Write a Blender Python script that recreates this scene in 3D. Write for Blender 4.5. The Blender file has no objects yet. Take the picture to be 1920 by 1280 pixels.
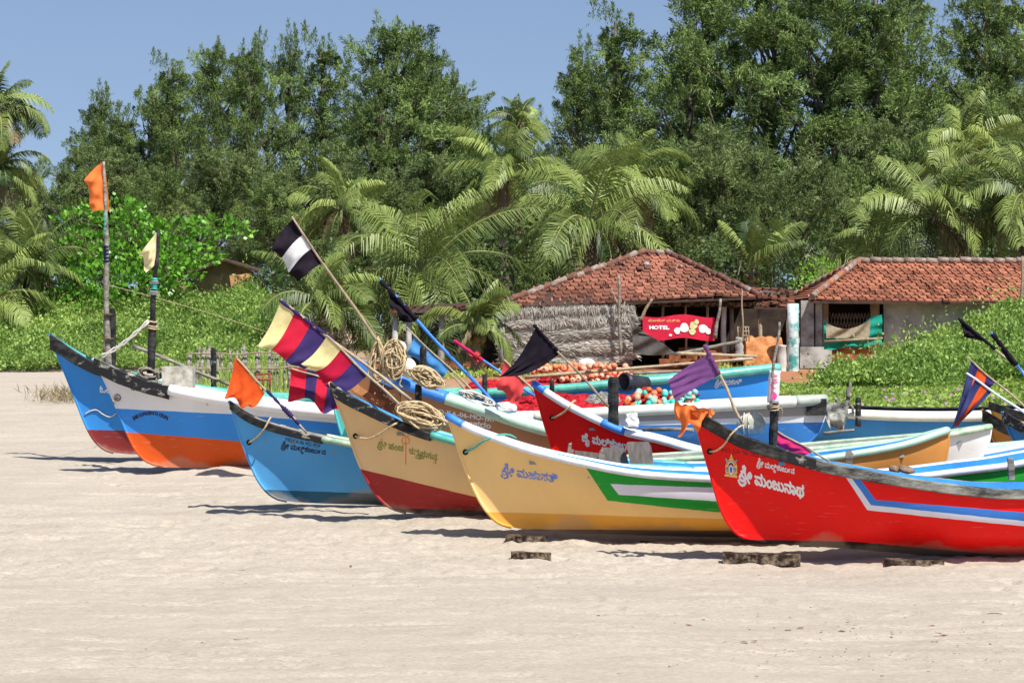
import bpy, math, random
import numpy as np
from mathutils import Vector
from mathutils.bvhtree import BVHTree

random.seed(7)
RNG = np.random.default_rng(7)
S = bpy.context.scene
COL = S.collection
PI = math.pi

# ------------------------------------------------------------ camera, sky, sun
F = 5333.33          # focal length in photo pixels (100 mm on 36 mm)
YH = 620.0           # horizon row in the photo
CZ = 2.6             # eye height
cd = bpy.data.cameras.new('camera')
cam = bpy.data.objects.new('camera', cd)
COL.objects.link(cam)
cd.lens = 100
cd.sensor_width = 36
cd.shift_y = (YH - 640) / 1920
cd.clip_start = 0.5
cd.clip_end = 6000
cam.location = (0, 0, CZ)
cam.rotation_euler = (PI / 2, 0, 0)
S.camera = cam

SUN = Vector((0.72, -1.0, 1.85)).normalized()
w = bpy.data.worlds.new('World')
S.world = w
w.use_nodes = True
wn = w.node_tree
bg = wn.nodes['Background']
sky = wn.nodes.new('ShaderNodeTexSky')
sky.sky_type = 'NISHITA'
sky.sun_disc = False
sky.sun_elevation = math.asin(SUN.z)
sky.sun_rotation = math.atan2(SUN.x, SUN.y)
sky.air_density = 1.0
sky.dust_density = 0.8
sky.ozone_density = 2.0
# a slightly raised lookup: the air near the horizon is clear and blue
tc = wn.nodes.new('ShaderNodeTexCoord')
vm = wn.nodes.new('ShaderNodeVectorMath')
vm.operation = 'ADD'
vm.inputs[1].default_value = (0, 0, 0.12)
nm = wn.nodes.new('ShaderNodeVectorMath')
nm.operation = 'NORMALIZE'
hs = wn.nodes.new('ShaderNodeHueSaturation')
hs.inputs['Saturation'].default_value = .97
hs.inputs['Hue'].default_value = .507
wn.links.new(tc.outputs['Generated'], vm.inputs[0])
wn.links.new(vm.outputs[0], nm.inputs[0])
wn.links.new(nm.outputs[0], sky.inputs[0])
wn.links.new(sky.outputs[0], hs.inputs['Color'])
wn.links.new(hs.outputs[0], bg.inputs['Color'])
bg.inputs['Strength'].default_value = 0.083

sd = bpy.data.lights.new('sun', 'SUN')
sd.energy = 4.6
sd.angle = math.radians(0.53)
sd.color = (1.0, 0.955, 0.89)
so = bpy.data.objects.new('sun', sd)
COL.objects.link(so)
so.rotation_euler = SUN.to_track_quat('Z', 'Y').to_euler()
so.location = (20, -10, 40)

S.view_settings.view_transform = 'Standard'
S.view_settings.look = 'None'
S.view_settings.exposure = 0.60
S.view_settings.gamma = 1.0
S.render.film_transparent = False
S.cycles.max_bounces = 6
S.cycles.transparent_max_bounces = 8


# ------------------------------------------------------------ helpers
def P(px, py, Y):
    return Vector(((px - 960) / F * Y, Y, CZ - (py - YH) / F * Y))


def XZ(px, py, Y):
    return (px - 960) / F * Y, CZ - (py - YH) / F * Y


def smooth(a):
    a = np.clip(a, 0, 1)
    return a * a * (3 - 2 * a)


def vnoise(x, y, seed=0):
    x = np.asarray(x, float)
    y = np.asarray(y, float)
    xi = np.floor(x).astype(np.int64)
    yi = np.floor(y).astype(np.int64)
    fx = x - xi
    fy = y - yi
    fx = fx * fx * (3 - 2 * fx)
    fy = fy * fy * (3 - 2 * fy)

    def h(a, b):
        n = (a * 374761393 + b * 668265263 + seed * 1442695041) & 0x7fffffff
        n = ((n ^ (n >> 13)) * 1274126177) & 0x7fffffff
        return ((n ^ (n >> 16)) & 0xffff) / 65535.0
    return (h(xi, yi) * (1 - fx) + h(xi + 1, yi) * fx) * (1 - fy) + (h(xi, yi + 1) * (1 - fx) + h(xi + 1, yi + 1) * fx) * fy - 0.5


def gz(x, y):
    """height of the ground"""
    x = np.asarray(x, float)
    y = np.asarray(y, float)
    z = np.interp(y, [0, 20, 31, 46, 60, 72, 86, 110, 200, 3000], [-.25, -.08, 0, .52, 1.0, 1.28, 1.5, 1.9, 2.3, 2.3])
    px = 960 + x / np.maximum(y, 5) * F
    z = z + 1.75 * smooth((y - 81) / 13) * smooth((620 - px) / 160)
    z = z + 1.15 * smooth((px - 1640) / 300) * smooth((y - 64) / 11) * smooth((86 - y) / 5 + .25)
    return z


def gzs(x, y):
    return float(gz(x, y))


NT = bpy.types.NodeTree


def newmat(name):
    m = bpy.data.materials.new(name)
    m.use_nodes = True
    nt = m.node_tree
    return m, nt, nt.nodes['Principled BSDF']


def rgba(c):
    return (c[0], c[1], c[2], 1)


def mat(name, col, rough=.6, var=.18, scale=6.0, bump=0.0, spec=.3, col2=None, bscale=None, stretch=(1, 1, 1), lo=.35, hi=.65):
    m, nt, b = newmat(name)
    t = nt.nodes.new('ShaderNodeTexCoord')
    mp = nt.nodes.new('ShaderNodeMapping')
    mp.inputs['Scale'].default_value = stretch
    nt.links.new(t.outputs['Object'], mp.inputs[0])
    n = nt.nodes.new('ShaderNodeTexNoise')
    n.inputs['Scale'].default_value = scale
    n.inputs['Detail'].default_value = 6
    n.inputs['Roughness'].default_value = .65
    nt.links.new(mp.outputs[0], n.inputs['Vector'])
    r = nt.nodes.new('ShaderNodeValToRGB')
    r.color_ramp.elements[0].position = lo
    r.color_ramp.elements[1].position = hi
    a = tuple(max(0, v * (1 - var)) for v in col)
    c = col2 if col2 else tuple(min(1, v * (1 + var)) for v in col)
    r.color_ramp.elements[0].color = rgba(a)
    r.color_ramp.elements[1].color = rgba(c)
    nt.links.new(n.outputs[0], r.inputs[0])
    nt.links.new(r.outputs[0], b.inputs['Base Color'])
    b.inputs['Roughness'].default_value = rough
    b.inputs['Specular IOR Level'].default_value = spec
    if bump:
        n2 = nt.nodes.new('ShaderNodeTexNoise')
        n2.inputs['Scale'].default_value = bscale or scale * 4
        n2.inputs['Detail'].default_value = 5
        nt.links.new(mp.outputs[0], n2.inputs['Vector'])
        bp = nt.nodes.new('ShaderNodeBump')
        bp.inputs['Strength'].default_value = bump
        bp.inputs['Distance'].default_value = .02
        nt.links.new(n2.outputs[0], bp.inputs['Height'])
        nt.links.new(bp.outputs[0], b.inputs['Normal'])
    return m


def leafmat(name, dark, light, trans=.25, rough=.5, spec=.35):
    m, nt, b = newmat(name)
    a = nt.nodes.new('ShaderNodeAttribute')
    a.attribute_name = 'rnd'
    r = nt.nodes.new('ShaderNodeValToRGB')
    r.color_ramp.elements[0].color = rgba(dark)
    r.color_ramp.elements[1].color = rgba(light)
    nt.links.new(a.outputs['Fac'], r.inputs[0])
    nt.links.new(r.outputs[0], b.inputs['Base Color'])
    b.inputs['Roughness'].default_value = rough
    b.inputs['Specular IOR Level'].default_value = spec
    tr = nt.nodes.new('ShaderNodeBsdfTranslucent')
    nt.links.new(r.outputs[0], tr.inputs[0])
    mx = nt.nodes.new('ShaderNodeMixShader')
    mx.inputs[0].default_value = trans
    nt.links.new(b.outputs[0], mx.inputs[1])
    nt.links.new(tr.outputs[0], mx.inputs[2])
    nt.links.new(mx.outputs[0], nt.nodes['Material Output'].inputs[0])
    return m


M = {}
M['weathered'] = mat('weathered_wood', (.16, .14, .11), .85, .5, 14, .5, .1, (.36, .33, .28), stretch=(.3, 1, 1))
M['blackwood'] = mat('blackened_wood', (.022, .022, .022), .7, .4, 9, .5, .2, (.10, .095, .085), stretch=(.4, 1, 1), lo=.45, hi=.8)
M['blackchip'] = mat('chipped_black_paint', (.02, .02, .022), .6, .3, 11, .4, .3, (.42, .40, .34), stretch=(.45, 1, 1), lo=.56, hi=.66)
M['greychip'] = mat('worn_grey_rail', (.06, .06, .055), .8, .3, 9, .5, .2, (.30, .30, .26), stretch=(.3, 1, 1), lo=.4, hi=.66)
M['wood'] = mat('bare_wood', (.30, .23, .16), .8, .35, 10, .4, .2, stretch=(1, 1, .3))
M['greywood'] = mat('grey_board', (.15, .135, .125), .85, .3, 10, .3, .1, (.25, .22, .20), stretch=(1, 1, .3))
M['darkwood'] = mat('dark_block', (.055, .036, .026), .85, .5, 11, .7, .1, (.34, .26, .18), lo=.46, hi=.74)
M['bamboo'] = mat('bamboo', (.38, .30, .19), .6, .25, 10, .2, .3)
M['rope'] = mat('rope_fibre', (.50, .39, .23), .9, .3, 30, .3, .1)
M['ropewhite'] = mat('pale_rope', (.62, .60, .54), .9, .2, 30, .3, .1)
M['ropeteal'] = mat('teal_rope', (.10, .36, .30), .9, .25, 30, .3, .1)
M['white'] = mat('white_paint', (.80, .80, .80), .4, .06, 5, .05, .4)
M['tubewhite'] = mat('white_pipe', (.66, .70, .76), .35, .10, 7, .05, .5)
M['tubepale'] = mat('pale_green_pipe', (.40, .58, .47), .5, .12, 7, .05, .4)
M['tubeteal'] = mat('teal_pipe', (.05, .40, .32), .35, .25, 5, .05, .5, (.16, .50, .42))
M['tubecream'] = mat('cream_pipe', (.66, .66, .56), .4, .10, 6, .05, .4)
M['tubegrey'] = mat('grey_pipe', (.36, .40, .34), .5, .15, 6, .05, .4)
M['tubegreen'] = mat('faded_green_pipe', (.20, .42, .28), .5, .2, 6, .1, .4, (.50, .58, .42))
M['tubeblue'] = mat('blue_wrap', (.05, .22, .70), .45, .15, 8, .1, .4)
M['inblue'] = mat('blue_inside', (.05, .30, .66), .5, .2, 5, .1, .3)
M['ingrey'] = mat('grey_inside', (.30, .30, .28), .7, .3, 5, .1, .2)
M['inteal'] = mat('teal_inside', (.08, .42, .42), .6, .2, 5, .1, .3)
M['dark'] = mat('dark_cavity', (.02, .018, .015), .9, .3, 4)
M['teal'] = mat('teal_paint', (.06, .50, .44), .5, .15, 6)


def cloth(name, c, v=.15, tr=.25):
    m = mat(name, c, .85, v, 5, .15, .1, bscale=40)
    nt = m.node_tree
    b = nt.nodes['Principled BSDF']
    t = nt.nodes.new('ShaderNodeBsdfTranslucent')
    t.inputs[0].default_value = rgba(c)
    mx = nt.nodes.new('ShaderNodeMixShader')
    mx.inputs[0].default_value = tr
    nt.links.new(b.outputs[0], mx.inputs[1])
    nt.links.new(t.outputs[0], mx.inputs[2])
    nt.links.new(mx.outputs[0], nt.nodes['Material Output'].inputs[0])
    return m


M['corange'] = cloth('orange_cloth', (.80, .20, .05))
M['credorange'] = cloth('red_orange_cloth', (.75, .10, .02))
M['cyellow'] = cloth('yellow_cloth', (.74, .64, .30))
M['cpale'] = cloth('pale_yellow_cloth', (.80, .70, .38))
M['cred'] = cloth('red_cloth', (.62, .02, .05))
M['cpink'] = cloth('pinkish_red_cloth', (.75, .08, .08))
M['cmagenta'] = cloth('magenta_cloth', (.66, .03, .14))
M['ccrimson'] = cloth('crimson_cloth', (.46, .012, .045))
M['cpurple'] = cloth('violet_cloth', (.055, .035, .14))
M['cblack'] = cloth('black_cloth', (.014, .010, .016), .3, .05)
M['cwhite'] = cloth('white_cloth', (.70, .70, .68))
M['cblue'] = cloth('light_blue_cloth', (.08, .27, .55))
M['cindigo'] = cloth('indigo_cloth', (.05, .06, .17))
M['cteal'] = cloth('green_tarp_cloth', (.02, .33, .24))
M['cnavy'] = cloth('navy_cloth', (.02, .025, .09))
M['leaf_cas'] = leafmat('casuarina_needles', (.032, .064, .018), (.28, .39, .115), .22, .6, .2)
M['leaf_casb'] = leafmat('brownish_needles', (.040, .068, .022), (.28, .36, .13), .22, .6, .2)
M['leaf_palm'] = leafmat('palm_leaflets', (.022, .055, .008), (.40, .50, .13), .22, .45, .38)
M['leaf_palmdry'] = leafmat('dry_palm_leaflets', (.16, .12, .06), (.44, .37, .22), .2, .6, .3)
M['leaf_bright'] = leafmat('broad_bright_leaves', (.05, .16, .012), (.24, .54, .05), .3, .4, .45)
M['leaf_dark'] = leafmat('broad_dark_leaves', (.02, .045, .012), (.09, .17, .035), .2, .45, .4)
M['leaf_scrub'] = leafmat('scrub_leaves', (.09, .20, .03), (.50, .66, .17), .35, .5, .35)
M['leaf_creep'] = leafmat('creeper_leaves', (.20, .32, .05), (.60, .74, .20), .35, .5, .35)
M['leaf_lime'] = leafmat('lime_leaves', (.12, .30, .02), (.34, .60, .08), .35, .45, .35)
M['bark'] = mat('bark', (.07, .055, .042), .9, .4, 5, .6, .1, (.17, .14, .11), stretch=(1, 1, .3))
M['palmbark'] = mat('palm_bark', (.20, .16, .12), .9, .35, 7, .6, .1, stretch=(1, 1, 3))


class MB:
    def __init__(self):
        self.v = []
        self.f = []
        self.mi = []
        self.sm = []

    def add(self, vs, fs, mi=0, sm=False):
        o = len(self.v)
        self.v += [tuple(v) for v in vs]
        for f in fs:
            self.f.append(tuple(i + o for i in f))
            self.mi.append(mi)
            self.sm.append(sm)

    def box(self, c, s, mi=0, rot=None):
        vs = []
        for x in (-.5, .5):
            for y in (-.5, .5):
                for z in (-.5, .5):
                    v = Vector((x * s[0], y * s[1], z * s[2]))
                    if rot is not None:
                        v.rotate(rot)
                    vs.append(v + Vector(c))
        self.add(vs, [(0, 1, 3, 2), (4, 6, 7, 5), (0, 4, 5, 1), (2, 3, 7, 6), (0, 2, 6, 4), (1, 5, 7, 3)], mi)

    def bar(self, a, b, wy, wz, mi=0):
        a = Vector(a)
        b = Vector(b)
        d = b - a
        q = d.to_track_quat('X', 'Z')
        self.box((a + b) / 2, (d.length, wy, wz), mi, q)

    def tube(self, pts, r, n=8, mi=0, caps=True, sm=True, mis=None):
        pts = [Vector(p) for p in pts]
        k = len(pts)
        if k < 2:
            return
        rs = r if hasattr(r, '__len__') else [r] * k
        up = Vector((0.13, .21, .97))
        rings = []
        o = len(self.v)
        for i, p in enumerate(pts):
            t = (pts[min(i + 1, k - 1)] - pts[max(i - 1, 0)])
            if t.length < 1e-9:
                t = Vector((1, 0, 0))
            t.normalize()
            a = t.cross(up)
            if a.length < .05:
                a = t.cross(Vector((1, 0, 0)))
            a.normalize()
            b = a.cross(t)
            for j in range(n):
                th = 2 * PI * j / n
                self.v.append(tuple(p + a * math.cos(th) * rs[i] + b * math.sin(th) * rs[i]))
        for i in range(k - 1):
            for j in range(n):
                self.f.append((o + i * n + j, o + i * n + (j + 1) % n, o + (i + 1) * n + (j + 1) % n, o + (i + 1) * n + j))
                self.mi.append(mis[i] if mis else mi)
                self.sm.append(sm)
        if caps:
            self.f.append(tuple(o + j for j in range(n))[::-1])
            self.mi.append(mis[0] if mis else mi)
            self.sm.append(False)
            self.f.append(tuple(o + (k - 1) * n + j for j in range(n)))
            self.mi.append(mis[-1] if mis else mi)
            self.sm.append(False)

    def grid(self, rows, mi=0, sm=True, mif=None):
        o = len(self.v)
        n = len(rows[0])
        for r in rows:
            self.v += [tuple(p) for p in r]
        for i in range(len(rows) - 1):
            for j in range(n - 1):
                self.f.append((o + i * n + j, o + i * n + j + 1, o + (i + 1) * n + j + 1, o + (i + 1) * n + j))
                self.mi.append(mif(i, j) if mif else mi)
                self.sm.append(sm)

    def build(self, name, mats, parent=None):
        if not isinstance(mats, (list, tuple)):
            mats = [mats]
        off = Vector((0, 0, 0)) if parent is None else parent_loc(parent)
        me = bpy.data.meshes.new(name)
        if parent is None:
            vs = np.array(self.v)
            off = Vector((float(vs[:, 0].mean()), float(vs[:, 1].mean()), float(vs[:, 2].min())))
        me.from_pydata([(x - off.x, y - off.y, z - off.z) for x, y, z in self.v], [], self.f)
        for m in mats:
            me.materials.append(m)
        me.polygons.foreach_set('material_index', self.mi)
        me.polygons.foreach_set('use_smooth', self.sm)
        me.update()
        o = bpy.data.objects.new(name, me)
        COL.objects.link(o)
        if parent is not None:
            o.parent = parent
        else:
            o.location = off
        return o


def parent_loc(p):
    l = Vector(p.location)
    while p.parent is not None:
        p = p.parent
        l = l + Vector(p.location)
    return l


def tag(o, label=None, cat=None, group=None, kind=None):
    if label:
        o['label'] = label
    if cat:
        o['category'] = cat
    if group:
        o['group'] = group
    if kind:
        o['kind'] = kind
    return o


def empty(name, loc, label, cat, group=None):
    o = bpy.data.objects.new(name, None)
    o.empty_display_size = .2
    COL.objects.link(o)
    o.location = loc
    return tag(o, label, cat, group)


def leafobj(name, C, D, L, W, rnd, m, parent=None, side=None, thick=None):
    """many small pointed leaves as one mesh; C base points, D unit directions"""
    n = len(C)
    C = np.asarray(C, float)
    D = np.asarray(D, float)
    D /= np.linalg.norm(D, axis=1, keepdims=True) + 1e-9
    if side is None:
        side = RNG.normal(size=(n, 3))
    sd_ = np.cross(D, side)
    sd_ /= np.linalg.norm(sd_, axis=1, keepdims=True) + 1e-9
    L = np.broadcast_to(L, (n,))[:, None]
    W = np.broadcast_to(W, (n,))[:, None]
    v = np.empty((n, 4, 3))
    v[:, 0] = C
    v[:, 1] = C + D * L * .5 + sd_ * W * .5
    v[:, 2] = C + D * L
    v[:, 3] = C + D * L * .5 - sd_ * W * .5
    return quads(name, v, rnd, m, parent)


def quads(name, v, rnd, m, parent=None):
    n = len(v)
    off = np.array(parent_loc(parent)) if parent is not None else np.zeros(3)
    if parent is None:
        off = np.array([v[..., 0].mean(), v[..., 1].mean(), v[..., 2].min()])
    me = bpy.data.meshes.new(name)
    me.vertices.add(n * 4)
    me.vertices.foreach_set('co', (v - off).reshape(-1))
    me.loops.add(n * 4)
    me.loops.foreach_set('vertex_index', np.arange(n * 4, dtype=np.int32))
    me.polygons.add(n)
    me.polygons.foreach_set('loop_start', np.arange(n, dtype=np.int32) * 4)
    me.materials.append(m)
    at = me.attributes.new('rnd', 'FLOAT', 'POINT')
    at.data.foreach_set('value', np.repeat(np.clip(rnd, 0, 1), 4).astype(np.float32))
    me.update(calc_edges=True)
    me.validate()
    o = bpy.data.objects.new(name, me)
    COL.objects.link(o)
    if parent is not None:
        o.parent = parent
    else:
        o.location = off
    return o


def unit(n):
    d = RNG.normal(size=(n, 3))
    return d / np.linalg.norm(d, axis=1, keepdims=True)


# ------------------------------------------------------------ ground
def ground():
    xs = np.concatenate([[-900, -300, -120, -60, -35, -25], np.arange(-19, -7.0, .12), np.arange(-7.0, 9.6, .035), np.arange(9.6, 19, .12), [25, 35, 60, 120, 300, 900]])
    ys = np.concatenate([[-40, 0, 8, 14], np.arange(18, 30, .06), np.arange(30, 47.5, .045), np.arange(47.5, 70, .15), np.arange(70, 110, .4), [115, 125, 150, 200, 400, 1000, 3000]])
    X, Y = np.meshgrid(xs, ys)
    Z = gz(X, Y)
    near = smooth((Y - 15) / 3) * smooth((74 - Y) / 8)
    n = vnoise(X * .35, Y * .5, 1) * .09 + vnoise(X * 1.3, Y * 1.6, 2) * .035 + vnoise(X * 4, Y * 3.0, 3) * .016 + vnoise(X * 11, Y * 8, 4) * .008
    # trampled, broken sand among the keels
    band = np.exp(-((Y - (33.4 + .02 * X)) / 4.5) ** 2)
    n += band * (np.maximum(vnoise(X * 2.6, Y * 3.5, 5), -.1) * .05 + np.abs(vnoise(X * 6, Y * 6, 6)) * .05 + np.abs(vnoise(X * 13, Y * 11, 16)) * .03)
    # wheel and footprint dents
    n += -.025 * smooth((vnoise(X * .9, Y * 5.0, 8) - .24) / .12)
    Z = Z + n * near
    # footprints and scuffs
    rf = np.random.default_rng(5)
    for k in range(95):
        # short walking tracks
        tx, ty = rf.uniform(-7, 8), rf.uniform(22, 45)
        ang = rf.normal() * .5 + (0 if rf.random() < .7 else 1.4)
        steps = int(rf.integers(3, 9))
        for s_ in range(steps):
            fx = tx + math.cos(ang) * .62 * s_ + (.09 if s_ % 2 else -.09) * math.sin(ang)
            fy = ty + math.sin(ang) * .62 * s_ - (.09 if s_ % 2 else -.09) * math.cos(ang)
            i0, i1 = np.searchsorted(xs, [fx - .4, fx + .4])
            j0, j1 = np.searchsorted(ys, [fy - .4, fy + .4])
            if i1 - i0 < 3 or j1 - j0 < 3:
                continue
            lx = (X[j0:j1, i0:i1] - fx) * math.cos(ang) + (Y[j0:j1, i0:i1] - fy) * math.sin(ang)
            ly = -(X[j0:j1, i0:i1] - fx) * math.sin(ang) + (Y[j0:j1, i0:i1] - fy) * math.cos(ang)
            q = (lx / .15) ** 2 + (ly / .075) ** 2
            Z[j0:j1, i0:i1] += -.030 * np.exp(-q) + .012 * np.exp(-(np.sqrt(q) - 1.7) ** 2 * 3)
    # sand drifted up against the keels
    for (kY, ka, kb) in ((35.6, -1.5, 5.0), (37.4, -3.1, 5.5), (43.3, -5.6, 4.0), (45.4, -6.4, 3.4), (33.7, 1.2, 6.5), (31.7, 3.6, 8)):
        r_ = np.exp(-((Y - kY + .15) / .42) ** 2) * smooth((X - ka) / .6) * smooth((kb - X) / .6)
        lo_ = .5 if kY < 34 else 1.0
        Z += r_ * lo_ * (.06 + .10 * np.maximum(0, vnoise(X * 1.6, Y * 2, 21)) + .05 * vnoise(X * 5, Y * 5, 22))
    me = bpy.data.meshes.new('sand')
    ny, nx = X.shape
    me.vertices.add(nx * ny)
    me.vertices.foreach_set('co', np.stack([X, Y, Z], -1).reshape(-1))
    i = np.arange((ny - 1) * (nx - 1))
    r = i // (nx - 1)
    c = i % (nx - 1)
    q = np.stack([r * nx + c, r * nx + c + 1, (r + 1) * nx + c + 1, (r + 1) * nx + c], -1)
    me.loops.add(q.size)
    me.loops.foreach_set('vertex_index', q.reshape(-1).astype(np.int32))
    me.polygons.add(len(q))
    me.polygons.foreach_set('loop_start', np.arange(len(q), dtype=np.int32) * 4)
    me.polygons.foreach_set('use_smooth', np.ones(len(q), bool))
    me.update(calc_edges=True)
    o = bpy.data.objects.new('sand', me)
    COL.objects.link(o)
    o['kind'] = 'structure'
    m, nt, b = newmat('sand')
    L = nt.links.new
    t = nt.nodes.new('ShaderNodeTexCoord')

    def noise(scale, det=5, st=(1, 1, 1)):
        mp = nt.nodes.new('ShaderNodeMapping')
        mp.inputs['Scale'].default_value = st
        L(t.outputs['Object'], mp.inputs[0])
        k = nt.nodes.new('ShaderNodeTexNoise')
        k.inputs['Scale'].default_value = scale
        k.inputs['Detail'].default_value = det
        k.inputs['Roughness'].default_value = .7
        L(mp.outputs[0], k.inputs['Vector'])
        return k.outputs[0]

    def ramp(f, p0, c0, p1, c1):
        r_ = nt.nodes.new('ShaderNodeValToRGB')
        r_.color_ramp.elements[0].position = p0
        r_.color_ramp.elements[1].position = p1
        r_.color_ramp.elements[0].color = rgba(c0)
        r_.color_ramp.elements[1].color = rgba(c1)
        L(f, r_.inputs[0])
        return r_.outputs[0]

    def mix(f, a, c, mode='MIX'):
        x = nt.nodes.new('ShaderNodeMix')
        x.data_type = 'RGBA'
        x.blend_type = mode
        if isinstance(f, float):
            x.inputs[0].default_value = f
        else:
            L(f, x.inputs[0])
        L(a, x.inputs[6])
        L(c, x.inputs[7])
        return x.outputs[2]
    base = ramp(noise(.9, 6, (.5, 1.6, 1)), .3, (.435, .388, .318), .7, (.53, .478, .398))
    fine = ramp(noise(26, 5, (.7, 2.0, 1)), .30, (.60, .54, .50), .60, (1, 1, 1))
    base = mix(.75, base, fine, 'MULTIPLY')
    speck = ramp(noise(75, 3, (.5, 1.3, 1)), .30, (.34, .25, .20), .44, (1, 1, 1))
    base = mix(.55, base, speck, 'MULTIPLY')
    soil = ramp(noise(1.2, 6), .35, (.26, .17, .10), .65, (.42, .33, .22))
    red = ramp(noise(.8, 5), .35, (.30, .12, .06), .65, (.42, .20, .11))
    sp = nt.nodes.new('ShaderNodeSeparateXYZ')
    L(t.outputs['Object'], sp.inputs[0])
    nn = noise(.35, 4)

    def mask(axis, lo, hi, amp):
        a = nt.nodes.new('ShaderNodeMath')
        a.operation = 'MULTIPLY_ADD'
        L(nn, a.inputs[0])
        a.inputs[1].default_value = amp
        L(sp.outputs[axis], a.inputs[2])
        r_ = nt.nodes.new('ShaderNodeMapRange')
        r_.inputs['From Min'].default_value = lo
        r_.inputs['From Max'].default_value = hi
        L(a.outputs[0], r_.inputs['Value'])
        return r_.outputs[0]

    def mul(a, c):
        k = nt.nodes.new('ShaderNodeMath')
        k.operation = 'MULTIPLY'
        L(a, k.inputs[0])
        L(c, k.inputs[1])
        return k.outputs[0]
    my = mul(mask('Y', 56, 63, 6), mask('X', -7.5, -3, 3))
    base = mix(my, base, soil)
    base = mix(mul(mask('Y', 72, 76, 5), mask('X', -2, 1, 3)), base, red)
    base = mix(mask('Y', 84, 92, 6), base, soil)
    streak = ramp(noise(2.2, 6, (.18, 2.6, 1)), .30, (.84, .78, .74), .48, (1, 1, 1))
    base = mix(.35, base, streak, 'MULTIPLY')
    L(base, b.inputs['Base Color'])
    b.inputs['Roughness'].default_value = .95
    b.inputs['Specular IOR Level'].default_value = .08
    bp = nt.nodes.new('ShaderNodeBump')
    bp.inputs['Strength'].default_value = .8
    bp.inputs['Distance'].default_value = .03
    L(noise(20, 9, (.8, 1.4, 1)), bp.inputs['Height'])
    L(bp.outputs[0], b.inputs['Normal'])
    me.materials.append(m)


ground()


# ------------------------------------------------------------ boats
def arcinterp(pts, n):
    """smooth resample of a polyline (Catmull-Rom), n+1 points by arc length"""
    pts = [np.array(p, float) for p in pts]
    p = [2 * pts[0] - pts[1]] + pts + [2 * pts[-1] - pts[-2]]
    out = []
    for i in range(1, len(p) - 2):
        for k in range(12):
            t = k / 12
            out.append(.5 * ((2 * p[i]) + (-p[i - 1] + p[i + 1]) * t + (2 * p[i - 1] - 5 * p[i] + 4 * p[i + 1] - p[i + 2]) * t * t + (-p[i - 1] + 3 * p[i] - 3 * p[i + 1] + p[i + 2]) * t ** 3))
    out.append(p[-2])
    out = np.array(out)
    s = np.concatenate([[0], np.cumsum(np.linalg.norm(np.diff(out, axis=0), axis=1))])
    q = np.linspace(0, s[-1], n + 1)
    return np.stack([np.interp(q, s, out[:, k]) for k in range(out.shape[1])], -1)


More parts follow.
